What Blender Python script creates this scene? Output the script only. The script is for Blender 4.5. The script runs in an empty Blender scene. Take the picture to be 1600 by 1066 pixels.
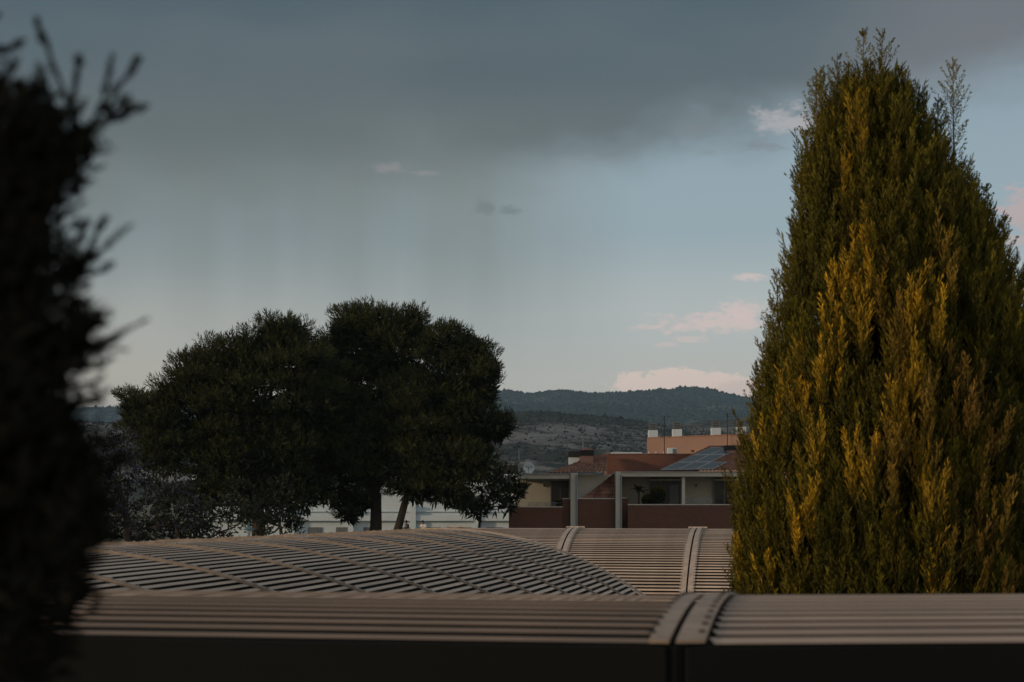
import bpy, math, random
import numpy as np
from mathutils import Vector, Matrix

# ------------------------------------------------------------------ camera, sky, sun
SC = bpy.context.scene
COL = SC.collection
F = 2667.0          # focal length in photo pixels (photo 1600 wide)
HC = 3.4            # eye height
HOR = 775.0         # horizon line in photo pixels

cd = bpy.data.cameras.new('camera')
cam = bpy.data.objects.new('camera', cd)
COL.objects.link(cam)
cam.location = (0, 0, HC)
cam.rotation_euler = (math.radians(90), 0, 0)
cd.sensor_width = 36.0
cd.lens = 60.0
cd.shift_y = (HOR - 533) / 1600.0
cd.clip_start = 0.1
cd.clip_end = 60000
cd.dof.use_dof = True
cd.dof.focus_distance = 70.0
cd.dof.aperture_fstop = 4.6
SC.camera = cam

SC.view_settings.view_transform = 'Standard'
SC.view_settings.look = 'None'
SC.view_settings.gamma = 1.0
SC.view_settings.exposure = 0.15
SC.view_settings.use_curve_mapping = False

SUN_EL = math.radians(10.0)
SUN_TR = Vector((0.93, 0.36, 0)).normalized()      # horizontal travel of the light
sd = bpy.data.lights.new('sun', 'SUN')
sun = bpy.data.objects.new('sun', sd)
COL.objects.link(sun)
sd.energy = 1.8
sd.angle = math.radians(4.0)
sd.color = (1.0, 0.74, 0.48)
tr = Vector((SUN_TR.x * math.cos(SUN_EL), SUN_TR.y * math.cos(SUN_EL), -math.sin(SUN_EL)))
sun.rotation_euler = tr.to_track_quat('-Z', 'Y').to_euler()
sun.location = (-60, -30, 40)

world = bpy.data.worlds.new('World')
SC.world = world
world.use_nodes = True
WT = world.node_tree
for n in list(WT.nodes):
    WT.nodes.remove(n)


class S:
    """tiny node-expression helper"""
    def __init__(self, sock): self.s = sock
    def __add__(a, b): return M('ADD', a, b)
    def __radd__(a, b): return M('ADD', b, a)
    def __sub__(a, b): return M('SUBTRACT', a, b)
    def __rsub__(a, b): return M('SUBTRACT', b, a)
    def __mul__(a, b): return M('MULTIPLY', a, b)
    def __rmul__(a, b): return M('MULTIPLY', b, a)
    def __truediv__(a, b): return M('DIVIDE', a, b)


TREE = [WT]


def put(sock, v):
    if isinstance(v, S): TREE[0].links.new(v.s, sock)
    elif isinstance(v, (tuple, list)):
        v = tuple(v)
        sock.default_value = v + (1,) if len(v) == 3 and len(sock.default_value) == 4 else v
    else: sock.default_value = v


def M(op, a, b=0.0, c=0.0, clamp=False):
    n = TREE[0].nodes.new('ShaderNodeMath'); n.operation = op; n.use_clamp = clamp
    put(n.inputs[0], a); put(n.inputs[1], b); put(n.inputs[2], c)
    return S(n.outputs[0])


def sstep(x, a, b):
    n = TREE[0].nodes.new('ShaderNodeMapRange'); n.interpolation_type = 'SMOOTHSTEP'
    put(n.inputs['Value'], x); put(n.inputs['From Min'], a); put(n.inputs['From Max'], b)
    n.inputs['To Min'].default_value = 0; n.inputs['To Max'].default_value = 1
    return S(n.outputs[0])


def comb(x, y, z):
    n = TREE[0].nodes.new('ShaderNodeCombineXYZ')
    put(n.inputs[0], x); put(n.inputs[1], y); put(n.inputs[2], z)
    return S(n.outputs[0])


def noise(vec, scale, detail=4, rough=0.55, out=0):
    n = TREE[0].nodes.new('ShaderNodeTexNoise')
    if vec is not None: put(n.inputs['Vector'], vec)
    n.inputs['Scale'].default_value = scale; n.inputs['Detail'].default_value = detail
    n.inputs['Roughness'].default_value = rough
    return S(n.outputs[out])


def mixc(f, a, b):
    n = TREE[0].nodes.new('ShaderNodeMix'); n.data_type = 'RGBA'
    put(n.inputs[0], f); put(n.inputs[6], a); put(n.inputs[7], b)
    return S(n.outputs[2])


def ramp(x, stops, interp='EASE'):
    n = TREE[0].nodes.new('ShaderNodeValToRGB'); cr = n.color_ramp; cr.interpolation = interp
    while len(cr.elements) < len(stops): cr.elements.new(0.5)
    for e, (p, c) in zip(cr.elements, stops):
        e.position = p; e.color = tuple(c) + (1,)
    put(n.inputs[0], x)
    return S(n.outputs[0])


def lin(r, g, b):
    f = lambda v: (v / 255 / 12.92) if v / 255 <= 0.04045 else ((v / 255 + 0.055) / 1.055) ** 2.4
    return (f(r), f(g), f(b))


def build_sky():
    BG = 0.10
    sc = lambda c: tuple(v / BG for v in c)
    tc = WT.nodes.new('ShaderNodeTexCoord')
    sx = WT.nodes.new('ShaderNodeSeparateXYZ')
    WT.links.new(tc.outputs['Generated'], sx.inputs[0])
    x, y, z = S(sx.outputs[0]), S(sx.outputs[1]), S(sx.outputs[2])
    az = M('ARCTAN2', x, y)                 # 0 ahead, + to the right
    el = M('ARCSINE', z)
    sky = WT.nodes.new('ShaderNodeTexSky')
    sky.sky_type = 'NISHITA'; sky.sun_disc = False
    sky.sun_elevation = SUN_EL
    sky.sun_rotation = math.atan2(-SUN_TR.x, -SUN_TR.y) % (2 * math.pi)
    sky.air_density = 1.2; sky.dust_density = 2.0; sky.ozone_density = 1.5
    clear = ramp(el, [(0.0, sc(lin(206, 194, 181))), (0.05, sc(lin(210, 204, 196))), (0.10, sc(lin(191, 196, 196))),
                      (0.16, sc(lin(154, 172, 182))), (0.24, sc(lin(142, 161, 175))), (1.0, sc(lin(108, 126, 146)))])
    col = mixc(0.80, S(sky.outputs[0]), clear)
    # the clear western sky behind the camera, where the sun is going down
    west = sstep(y, 0.35, -0.45)
    wcol = ramp(el, [(0.0, sc(lin(225, 200, 172))), (0.15, sc(lin(222, 208, 190))), (0.4, sc(lin(196, 200, 202))), (1.0, sc(lin(160, 174, 188)))])
    wcol = mixc(0.75, S(sky.outputs[0]), wcol)
    col = mixc(west, col, wcol)
    # warmer, duskier air low on the left
    lowleft = sstep(az, 0.06, -0.24) * sstep(el, 0.15, 0.03)
    # rain veil hanging from the storm bank
    streak = noise(comb(az * 26.0, el * 1.2, 0.0), 1.0, 3, 0.5)
    soft = noise(comb(az * 3.0, el * 3.0, 4.0), 1.6, 3, 0.5)
    veil = sstep(az, 0.09, -0.02) * sstep(el, 0.03, 0.16) * (0.74 + (streak - 0.5) * 0.95 + (soft - 0.5) * 0.7)
    veil = M('MULTIPLY', veil, 1.0, clamp=True)
    col = mixc(veil, col, sc(lin(128, 136, 135)))
    # storm bank: its lower rim rises to the right, then dips again beyond the cypress
    n1 = noise(comb(az * 5.0, el * 9.0, 1.7), 1.0, 5, 0.55)
    n2 = noise(comb(az * 16.0, el * 30.0, 8.1), 1.0, 5, 0.6)
    rim = 0.188 + M('MULTIPLY', M('MULTIPLY', az, az), 0.10) + M('MULTIPLY', az, 0.16) \
        + (n1 - 0.5) * 0.085 + (n2 - 0.5) * 0.026
    rim = M('MINIMUM', rim, 0.30)
    edge = 0.066 - sstep(az, -0.10, 0.06) * 0.044
    bank = sstep(el, rim - edge, rim + edge) * (1.0 - west * 0.8)
    bcol = ramp(el, [(0.0, sc(lin(112, 119, 118))), (0.17, sc(lin(106, 113, 112))), (0.21, sc(lin(95, 104, 106))),
                     (0.25, sc(lin(81, 94, 101))), (0.285, sc(lin(73, 89, 98))), (0.45, sc(lin(92, 104, 113))), (1.0, sc(lin(116, 126, 134)))])
    n3 = noise(comb(az * 4.5, el * 12.0, 3.3), 1.0, 4, 0.5)
    bcol = mixc(sstep(n3, 0.40, 0.75) * 0.24, bcol, sc(lin(122, 126, 128)))
    bcol = mixc(sstep(az, 0.13, 0.27) * 0.55, bcol, sc(lin(122, 121, 125)))
    col = mixc(bank * 0.96, col, bcol)
    col = mixc(lowleft * 0.75, col, sc(lin(186, 175, 158)))
    # separate clouds, each an uneven bank in its own direction
    warp1 = noise(comb(az * 60.0, el * 150.0, 0.3), 1.0, 6, 0.65)
    warp2 = noise(comb(az * 190.0, el * 330.0, 5.3), 1.0, 6, 0.65)
    warp = (warp1 - 0.5) * 2.6 + (warp2 - 0.5) * 1.5

    def cloud(col, px, py, rx, ry, c, amt, flat=0.0, soft=0.5, amp=1.0):
        a0 = math.atan((px - 800) / F)
        e0 = math.atan((HOR - py) / F * math.cos(a0))
        u = (az - a0) / (rx / F); v = (el - e0) / (ry / F)
        if flat:                             # flat base: squeeze the lower half
            v = M('MAXIMUM', v, v * -flat)
        d = M('SQRT', u * u + v * v)
        m = sstep(1.0 - d + warp * amp, 0.0, soft) * sstep(d, 1.9, 1.2)
        return mixc(m * amt, col, sc(c))
    pink = lin(216, 196, 190)
    col = cloud(col, 1130, 506, 115, 22, pink, 0.85, 1.2, 0.75)
    col = cloud(col, 1165, 484, 44, 22, pink, 0.8, 1.0, 0.8)
    col = cloud(col, 1078, 530, 28, 7, pink, 0.6, 0, 0.6)
    col = cloud(col, 1040, 538, 22, 6, pink, 0.5, 0, 0.7)
    col = cloud(col, 1172, 433, 40, 10, pink, 0.75, 0, 1.0)
    col = cloud(col, 1000, 512, 30, 5, pink, 0.35, 0, 0.8)
    col = cloud(col, 1070, 606, 122, 31, lin(228, 206, 193), 0.95, 0.3, 0.2, 0.55)
    col = cloud(col, 1165, 612, 60, 20, lin(212, 192, 182), 0.8, 0.3, 0.4, 0.6)
    col = cloud(col, 1610, 330, 62, 48, lin(184, 167, 166), 0.9, 1.1, 0.6)
    col = cloud(col, 1585, 375, 40, 16, lin(186, 170, 168), 0.7, 0, 0.6)
    col = cloud(col, 1235, 188, 64, 30, lin(176, 172, 174), 0.75, 0, 0.9, 0.9)
    col = cloud(col, 1192, 228, 40, 11, lin(122, 126, 130), 0.55, 0, 0.9)
    col = cloud(col, 1105, 240, 26, 8, lin(126, 134, 140), 0.5, 0, 0.9)
    col = cloud(col, 1090, 200, 40, 20, lin(120, 126, 130), 0.4, 0, 0.9)
    col = cloud(col, 758, 322, 24, 14, lin(112, 122, 124), 0.7, 0, 0.8)
    col = cloud(col, 795, 327, 24, 10, lin(112, 122, 124), 0.7, 0, 0.8)
    col = cloud(col, 612, 262, 42, 12, lin(146, 142, 143), 0.55, 0, 0.9)
    col = cloud(col, 670, 270, 30, 5, lin(146, 144, 144), 0.5, 0, 0.9)
    # below the horizon: dull land colour
    col = mixc(sstep(el, 0.0, -0.03), col, sc(lin(88, 82, 74)))
    bg = WT.nodes.new('ShaderNodeBackground')
    WT.links.new(col.s, bg.inputs[0]); bg.inputs[1].default_value = BG
    out = WT.nodes.new('ShaderNodeOutputWorld')
    WT.links.new(bg.outputs[0], out.inputs[0])


build_sky()

# ------------------------------------------------------------------ helpers
rng = np.random.default_rng(7)
random.seed(7)


def P(px, py, Y):
    return Vector(((px - 800) / F * Y, Y, HC + (HOR - py) / F * Y))


def link(o, parent=None):
    COL.objects.link(o)
    if parent is not None: o.parent = parent
    return o


def tag(o, label=None, cat=None, group=None, kind=None):
    if label: o['label'] = label
    if cat: o['category'] = cat
    if group: o['group'] = group
    if kind: o['kind'] = kind
    return o


def thing(name, label, cat, loc=(0, 0, 0), rz=0.0, group=None):
    o = bpy.data.objects.new(name, None)
    o.empty_display_size = 0.2
    link(o); o.location = loc; o.rotation_euler = (0, 0, rz)
    return tag(o, label, cat, group)


class MB:
    """collects verts/faces; world coordinates unless told otherwise"""
    def __init__(s): s.v = []; s.f = []; s.smooth = False
    def add(s, vs, fs):
        k = len(s.v); s.v += [tuple(v) for v in vs]; s.f += [tuple(i + k for i in f) for f in fs]
    def box(s, x0, x1, y0, y1, z0, z1):
        s.add([(x0, y0, z0), (x1, y0, z0), (x1, y1, z0), (x0, y1, z0), (x0, y0, z1), (x1, y0, z1), (x1, y1, z1), (x0, y1, z1)],
              [(0, 3, 2, 1), (4, 5, 6, 7), (0, 1, 5, 4), (1, 2, 6, 5), (2, 3, 7, 6), (3, 0, 4, 7)])
    def hexa(s, b, t):          # four bottom corners, four top corners (counter-clockwise from above)
        s.add(list(b) + list(t), [(0, 3, 2, 1), (4, 5, 6, 7), (0, 1, 5, 4), (1, 2, 6, 5), (2, 3, 7, 6), (3, 0, 4, 7)])
    def tube(s, pts, rad, n=8, cap=True):
        pts = [Vector(p) for p in pts]; k = len(s.v)
        if not hasattr(rad, '__len__'): rad = [rad] * len(pts)
        for i, p in enumerate(pts):
            d = (pts[min(i + 1, len(pts) - 1)] - pts[max(i - 1, 0)]).normalized()
            a = d.cross(Vector((0, 0, 1)) if abs(d.z) < 0.9 else Vector((1, 0, 0))).normalized(); b = d.cross(a)
            for j in range(n):
                t = 2 * math.pi * j / n
                s.v.append(tuple(p + (a * math.cos(t) + b * math.sin(t)) * rad[i]))
        for i in range(len(pts) - 1):
            for j in range(n):
                j2 = (j + 1) % n
                s.f.append((k + i * n + j, k + i * n + j2, k + (i + 1) * n + j2, k + (i + 1) * n + j))
        if cap:
            s.f.append(tuple(k + j for j in range(n))[::-1]); s.f.append(tuple(k + (len(pts) - 1) * n + j for j in range(n)))
    def lathe(s, c, prof, n=16):
        c = Vector(c)
        s.tube([c + Vector((0, 0, z)) for r, z in prof], [max(r, 1e-4) for r, z in prof], n)
    def build(s, name, mat, parent=None, smooth=False, bevel=0.0, origin=None):
        me = bpy.data.meshes.new(name)
        v = s.v
        if parent is not None and origin is None: origin = parent_world(parent)
        if origin is not None:
            v = [(a - origin[0], b - origin[1], c - origin[2]) for a, b, c in v]
        me.from_pydata(v, [], s.f); me.update()
        if mat: me.materials.append(mat)
        if smooth:
            me.polygons.foreach_set('use_smooth', [True] * len(me.polygons))
        o = bpy.data.objects.new(name, me); link(o, parent)
        if parent is None and origin is not None: o.location = origin
        if bevel:
            b = o.modifiers.new('bevel', 'BEVEL'); b.width = bevel; b.segments = 2; b.limit_method = 'ANGLE'
        return o


def parent_world(o):
    p = Vector((0, 0, 0))
    while o is not None:
        p = p + Vector(o.location); o = o.parent
    return p


def boxo(name, mat, parent, x0, x1, y0, y1, z0, z1, bevel=0.0):
    m = MB(); m.box(x0, x1, y0, y1, z0, z1)
    return m.build(name, mat, parent, bevel=bevel)


def pbox(name, mat, parent, px0, px1, py0, py1, Y, depth, bevel=0.0):
    """box whose front face fills a rectangle seen at distance Y"""
    a = P(px0, py1, Y); b = P(px1, py0, Y)
    return boxo(name, mat, parent, a.x, b.x, Y, Y + depth, a.z, b.z, bevel)


def npmesh(name, V, faces, mat, parent=None, cols=None, smooth=False, origin=(0, 0, 0)):
    """faces: int array (n,3) or (n,4)"""
    me = bpy.data.meshes.new(name)
    V = np.asarray(V, np.float32) - np.asarray(origin, np.float32)
    nf, k = faces.shape
    me.vertices.add(len(V)); me.vertices.foreach_set('co', V.ravel())
    me.loops.add(nf * k); me.loops.foreach_set('vertex_index', faces.astype(np.int32).ravel())
    me.polygons.add(nf)
    me.polygons.foreach_set('loop_start', np.arange(0, nf * k, k, dtype=np.int32))
    me.polygons.foreach_set('loop_total', np.full(nf, k, np.int32))
    if smooth: me.polygons.foreach_set('use_smooth', np.ones(nf, bool))
    me.update(calc_edges=True)
    if cols is not None:
        at = me.color_attributes.new('tint', 'FLOAT_COLOR', 'POINT')
        c4 = np.ones((len(V), 4), np.float32); c4[:, :3] = cols
        at.data.foreach_set('color', c4.ravel())
    if mat: me.materials.append(mat)
    return link(bpy.data.objects.new(name, me), parent)


def mat(name, col, rough=0.7, var=0.12, scale=3.0, bump=0.0, bscale=None, col2=None, spec=0.4, metal=0.0, stretch=None, rnd=0.0):
    m = bpy.data.materials.new(name); m.use_nodes = True
    t = m.node_tree; TREE[0] = t
    bs = t.nodes['Principled BSDF']
    tc = t.nodes.new('ShaderNodeTexCoord')
    vec = S(tc.outputs['Object'])
    if stretch:
        mp = t.nodes.new('ShaderNodeMapping'); mp.inputs['Scale'].default_value = stretch
        t.links.new(vec.s, mp.inputs[0]); vec = S(mp.outputs[0])
    n = noise(vec, scale, 6, 0.6)
    a = tuple(max(0, c * (1 - var)) for c in col)
    b = tuple(min(1, c * (1 + var)) for c in (col2 or col))
    c = ramp(n, [(0.3, a), (0.7, b)], 'LINEAR')
    if rnd:
        oi = t.nodes.new('ShaderNodeObjectInfo')
        h = t.nodes.new('ShaderNodeHueSaturation'); t.links.new(c.s, h.inputs['Color'])
        put(h.inputs['Value'], S(oi.outputs['Random']) * rnd + (1 - rnd * .55)); c = S(h.outputs[0])
    put(bs.inputs['Base Color'], c)
    bs.inputs['Roughness'].default_value = rough
    bs.inputs['Metallic'].default_value = metal
    bs.inputs['Specular IOR Level'].default_value = spec
    if bump:
        nb = noise(vec, bscale or scale * 4, 5, 0.6)
        bn = t.nodes.new('ShaderNodeBump'); bn.inputs['Strength'].default_value = bump; bn.inputs['Distance'].default_value = 0.02
        t.links.new(nb.s, bn.inputs['Height']); t.links.new(bn.outputs[0], bs.inputs['Normal'])
    return m


def leaf_mat(name, rough=0.6, trans=0.25, spec=0.2):
    m = bpy.data.materials.new(name); m.use_nodes = True
    t = m.node_tree; TREE[0] = t
    bs = t.nodes['Principled BSDF']
    at = t.nodes.new('ShaderNodeAttribute'); at.attribute_name = 'tint'
    t.links.new(at.outputs['Color'], bs.inputs['Base Color'])
    bs.inputs['Roughness'].default_value = rough
    bs.inputs['Specular IOR Level'].default_value = spec
    if trans:
        tl = t.nodes.new('ShaderNodeBsdfTranslucent'); t.links.new(at.outputs['Color'], tl.inputs[0])
        mx = t.nodes.new('ShaderNodeMixShader'); mx.inputs[0].default_value = trans
        out = [n for n in t.nodes if n.type == 'OUTPUT_MATERIAL'][0]
        t.links.new(bs.outputs[0], mx.inputs[1]); t.links.new(tl.outputs[0], mx.inputs[2]); t.links.new(mx.outputs[0], out.inputs[0])
    return m


def brick_mat(name, c1, c2, mortar, scale=1.0):
    m = bpy.data.materials.new(name); m.use_nodes = True
    t = m.node_tree; TREE[0] = t
    bs = t.nodes['Principled BSDF']
    tc = t.nodes.new('ShaderNodeTexCoord')
    sx = t.nodes.new('ShaderNodeSeparateXYZ'); t.links.new(tc.outputs['Object'], sx.inputs[0])
    v = comb(S(sx.outputs[0]) + S(sx.outputs[1]), S(sx.outputs[2]), 0.0)
    b = t.nodes.new('ShaderNodeTexBrick')
    t.links.new(v.s, b.inputs['Vector'])
    b.inputs['Scale'].default_value = scale
    b.inputs['Brick Width'].default_value = 0.24; b.inputs['Row Height'].default_value = 0.065
    b.inputs['Mortar Size'].default_value = 0.008
    put(b.inputs['Color1'], c1); put(b.inputs['Color2'], c2); put(b.inputs['Mortar'], mortar)
    n = noise(S(tc.outputs['Object']), 0.8, 4, 0.6)
    c = mixc(sstep(n, 0.35, 0.75) * 0.35, S(b.outputs[0]), tuple(x * 0.55 for x in c1))
    put(bs.inputs['Base Color'], c)
    bs.inputs['Roughness'].default_value = 0.85
    bn = t.nodes.new('ShaderNodeBump'); bn.inputs['Strength'].default_value = 0.4; bn.inputs['Distance'].default_value = 0.01
    bn.invert = True
    t.links.new(b.outputs['Fac'], bn.inputs['Height']); t.links.new(bn.outputs[0], bs.inputs['Normal'])
    return m


MT = dict(
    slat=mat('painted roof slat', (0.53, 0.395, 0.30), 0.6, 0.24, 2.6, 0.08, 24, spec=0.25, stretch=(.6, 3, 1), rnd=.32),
    slat_l=mat('shaded brown slat', (0.33, 0.225, 0.155), 0.6, 0.28, 2.6, 0.08, 24, spec=0.22, stretch=(.6, 3, 1), rnd=.35),  # darker copy of the slat paint: shade on the near left roof
    slat_r=mat('pale brown slat', (0.42, 0.305, 0.23), 0.6, 0.24, 2.6, 0.08, 24, spec=0.22, stretch=(.6, 3, 1), rnd=.3),  # slat paint darkened less, near right roof's shade put into the colour
    flash_f=mat('shaded flashing', (0.34, 0.252, 0.188), 0.55, 0.28, 9.0, 0.12, 60, spec=0.3),  # flashing paint darkened to carry the shade on the near roofs
    bark_dark=mat('dark twig bark', (0.012, 0.011, 0.009), 0.95, 0.2, 8.0, spec=0.1),
    flash=mat('painted flashing', (0.46, 0.355, 0.28), 0.48, 0.22, 5.0, 0.12, 60, spec=0.45),
    seam=mat('seam strip', (0.26, 0.20, 0.155), 0.5, 0.25, 6.0, 0.1, 50),
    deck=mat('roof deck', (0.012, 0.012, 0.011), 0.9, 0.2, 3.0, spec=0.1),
    fascia=mat('dark fascia', (0.0075, 0.008, 0.0075), 0.85, 0.15, 1.4, spec=0.12),  # near-black base colour holds the shade on the near wall
    bolt=mat('bolt', (0.03, 0.027, 0.025), 0.6, 0.2, 20.0),
    cream=mat('cream render', (0.40, 0.385, 0.335), 0.9, 0.10, 0.7, 0.1, 25),
    pale=mat('pale grey render', (0.48, 0.455, 0.40), 0.9, 0.10, 0.8, 0.1, 25),
    white=mat('white render', (0.53, 0.60, 0.64), 0.9, 0.07, 0.5, 0.08, 20),
    brick=brick_mat('dark red brick', (0.16, 0.058, 0.034), (0.12, 0.048, 0.03), (0.10, 0.07, 0.055)),
    brick2=brick_mat('red brick', (0.19, 0.066, 0.040), (0.15, 0.052, 0.033), (0.15, 0.09, 0.065)),
    coping=mat('stone coping', (0.50, 0.47, 0.42), 0.85, 0.12, 2.0),
    tile=mat('clay tile', (0.20, 0.088, 0.058), 0.85, 0.35, 2.3, 0.2, 18, col2=(0.27, 0.145, 0.10)),
    orange=mat('salmon render', (0.25, 0.155, 0.124), 0.9, 0.10, 0.5, 0.1, 20),
    pinkr=mat('pink render', (0.36, 0.20, 0.15), 0.9, 0.12, 1.0),
    dark=mat('dark opening', (0.012, 0.012, 0.012), 0.3, 0.2, 1.0),
    black=mat('black cowl', (0.02, 0.018, 0.018), 0.7, 0.2, 3.0),
    grey=mat('grey metal', (0.25, 0.26, 0.27), 0.5, 0.15, 3.0),
    shutter=mat('grey shutter', (0.13, 0.14, 0.15), 0.7, 0.12, 2.0),
    frame=mat('aluminium frame', (0.36, 0.38, 0.39), 0.4, 0.06, 3.0),
    cell=mat('solar cells', (0.075, 0.085, 0.085), 0.32, 0.2, 1.0, spec=0.4),
    dish=mat('white dish', (0.60, 0.66, 0.68), 0.6, 0.05, 2.0),
    ink=mat('dark lettering', (0.03, 0.05, 0.07), 0.6, 0.05, 2.0),
    teal=mat('teal lamp hood', (0.10, 0.17, 0.17), 0.6, 0.15, 6.0),
    bark=mat('bark', (0.045, 0.034, 0.026), 0.95, 0.35, 6.0, 0.8, 14, stretch=(1, 1, 0.25)),
    twig=mat('twig', (0.09, 0.055, 0.03), 0.9, 0.25, 12.0),
    ground=mat('ground', (0.11, 0.095, 0.07), 0.95, 0.25, 0.05, 0.3, 2.0, col2=(0.10, 0.11, 0.06)),
    cloth_w=mat('white shirt', (0.60, 0.60, 0.62), 0.9, 0.05, 8.0),
    cloth_d=mat('dark clothes', (0.03, 0.032, 0.042), 0.9, 0.2, 8.0),
    skin=mat('skin', (0.30, 0.17, 0.12), 0.6, 0.06, 8.0),
    hair=mat('dark hair', (0.014, 0.011, 0.01), 0.6, 0.2, 20.0),
    pot=mat('clay pot', (0.22, 0.10, 0.06), 0.85, 0.15, 5.0),
    leaf=leaf_mat('leaves', 0.6, 0.25),
    leaf_dark=leaf_mat('needles', 0.75, 0.12, 0.1),
)

# ------------------------------------------------------------------ ground and hills
g = MB(); g.add([(-9000, -300, 0), (9000, -300, 0), (9000, 9000, 0), (-9000, 9000, 0)], [(0, 1, 2, 3)])
tag(g.build('ground', MT['ground']), kind='structure')


def hill_mat(name, wood, rock, rock_amt, sc1, patch=None):
    m = bpy.data.materials.new(name); m.use_nodes = True
    t = m.node_tree; TREE[0] = t
    bs = t.nodes['Principled BSDF']
    geo = t.nodes.new('ShaderNodeNewGeometry')
    p = S(geo.outputs['Position'])
    sx = t.nodes.new('ShaderNodeSeparateXYZ'); t.links.new(p.s, sx.inputs[0])
    X, Y, Z = (S(sx.outputs[i]) for i in range(3))
    speck = noise(p, sc1, 6, 0.7)
    big = noise(p, sc1 * 0.09, 5, 0.6)
    band = noise(comb(X * 0.25, Y * 0.15, Z * 5.0), sc1 * 0.22, 5, 0.65)
    c = ramp(speck, [(0.35, tuple(v * 0.6 for v in wood)), (0.65, tuple(v * 1.5 for v in wood))], 'LINEAR')
    r = sstep(big * 0.6 + band * 0.5 + (speck - 0.5) * 0.55, 0.60 - rock_amt, 0.70 - rock_amt)
    if patch:
        for (cx_, cz_, rx_, rz_, am_) in patch:
            u_ = (X - cx_) / rx_; v_ = (Z - cz_) / rz_
            d_ = M('SQRT', u_ * u_ + v_ * v_)
            r = M('MAXIMUM', r, sstep(1.0 - d_ + (band - 0.5) * 2.2 + (speck - 0.5) * 1.2, 0.0, 0.5) * am_)
    rk = ramp(noise(p, sc1 * 0.6, 5, 0.6), [(0.3, tuple(v * 0.75 for v in rock)), (0.7, tuple(v * 1.2 for v in rock))], 'LINEAR')
    put(bs.inputs['Base Color'], mixc(r, c, rk))
    bs.inputs['Roughness'].default_value = 0.95; bs.inputs['Specular IOR Level'].default_value = 0.05
    bn = t.nodes.new('ShaderNodeBump'); bn.inputs['Strength'].default_value = 0.8; bn.inputs['Distance'].default_value = 6.0
    t.links.new(speck.s, bn.inputs['Height']); t.links.new(bn.outputs[0], bs.inputs['Normal'])
    return m


def fbm(x, y, seed, octv=5):
    r = np.random.default_rng(seed); v = np.zeros_like(x, dtype=float); a = 1.0; f = 1.0
    for _ in range(octv):
        for _ in range(3):
            th = r.uniform(0, 2 * np.pi); ph = r.uniform(0, 6.28); k = f * r.uniform(0.7, 1.4)
            v += a / 3 * np.sin((x * np.cos(th) + y * np.sin(th)) * k + ph)
        a *= 0.52; f *= 2.03
    return v


def hill(name, prof, Y, back, front, mat_, seed, amp, nx=420, ny=60, x0=-1400, x1=2800):
    pxs = np.linspace(x0, x1, nx)
    pp = np.array(prof); ridge = np.interp(pxs, pp[:, 0], pp[:, 1])
    zr = (HOR - ridge) / F * Y + HC
    t = np.concatenate([np.linspace(0, 1, ny), np.linspace(1, 1.6, 12)[1:]])   # 0 foot .. 1 crest .. behind
    V = []
    for j, tt in enumerate(t):
        yy = Y - front * (1 - tt) if tt <= 1 else Y + back * (tt - 1) / 0.6
        X = (pxs - 800) / F * Y
        h = tt ** 1.15 if tt <= 1 else 1 - 0.8 * ((tt - 1) / 0.6) ** 2
        sp = fbm(X / amp * 0.16, np.full_like(X, yy / amp * 0.10), seed)
        w = min(1, tt * 3) * (1 - 0.92 * max(0, 1 - abs(1 - tt) * 5)) if tt > 0 else 0
        z = zr * h + sp * amp * 0.35 * w + fbm(X / amp * 1.3, np.full_like(X, yy / amp * 1.3), seed + 5) * amp * 0.035
        if j == 0: z = z * 0 - 3
        V.append(np.stack([X, np.full_like(X, yy), np.maximum(z, -3)], 1))
    V = np.concatenate(V); n = len(t)
    i = np.arange(nx - 1)[None, :] + np.arange(n - 1)[:, None] * nx
    fc = np.stack([i, i + 1, i + 1 + nx, i + nx], -1).reshape(-1, 4)
    o = npmesh(name, V, fc, mat_, smooth=True)
    tag(o, kind='structure')
    return o, V.reshape(n, nx, 3)


far_prof = [(-1400, 640), (-600, 618), (-100, 640), (60, 666), (120, 664), (150, 659), (185, 651), (215, 648), (330, 646), (500, 650), (620, 634), (700, 622), (765, 615), (800, 613),
            (825, 618), (855, 614), (880, 610.5), (900, 613), (920, 615), (945, 614), (975, 613), (1005, 612), (1040, 611), (1080, 608.5), (1105, 611.5),
            (1140, 618), (1180, 624), (1300, 640), (1450, 632), (1700, 650), (2200, 630), (2800, 650)]
near_prof = [(-1400, 720), (0, 715), (160, 700), (300, 690), (500, 680), (700, 668), (790, 656), (850, 653), (905, 657), (960, 663), (1000, 671), (1040, 668), (1100, 655),
             (1180, 660), (1400, 680), (2000, 700), (2800, 720)]
M_far = hill_mat('wooded mountain', (0.03, 0.042, 0.038), (0.13, 0.12, 0.10), 0.03, 0.02)
M_near = hill_mat('scrub and terraces', (0.05, 0.052, 0.042), (0.22, 0.205, 0.195), 0.07, 0.06, [(38, 50, 42, 9, .8), (22, 40, 30, 6, .75), (85, 46, 40, 4, .7)])
o_far, Vf = hill('mountain', far_prof, 4600, 1800, 2300, M_far, 3, 260)
o_near, Vn = hill('hill', near_prof, 1700, 400, 900, M_near, 11, 90)


def blobs(name, pts, rad, cols, matl):
    """uneven little crowns (deformed octahedra split once), one mesh"""
    base = np.array([(1, 0, 0), (0, 1, 0), (-1, 0, 0), (0, -1, 0), (0, 0, 1), (0, 0, -.6)], float)
    fcs = np.array([(0, 1, 4), (1, 2, 4), (2, 3, 4), (3, 0, 4), (1, 0, 5), (2, 1, 5), (3, 2, 5), (0, 3, 5)])
    n = len(pts)
    V = pts[:, None, :] + base[None] * rad[:, None, None] * rng.uniform(.6, 1.35, (n, 6, 3))
    Fc = (fcs[None] + (np.arange(n) * 6)[:, None, None]).reshape(-1, 3)
    return npmesh(name, V.reshape(-1, 3), Fc, matl, cols=np.repeat(cols, 6, 0))


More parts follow.
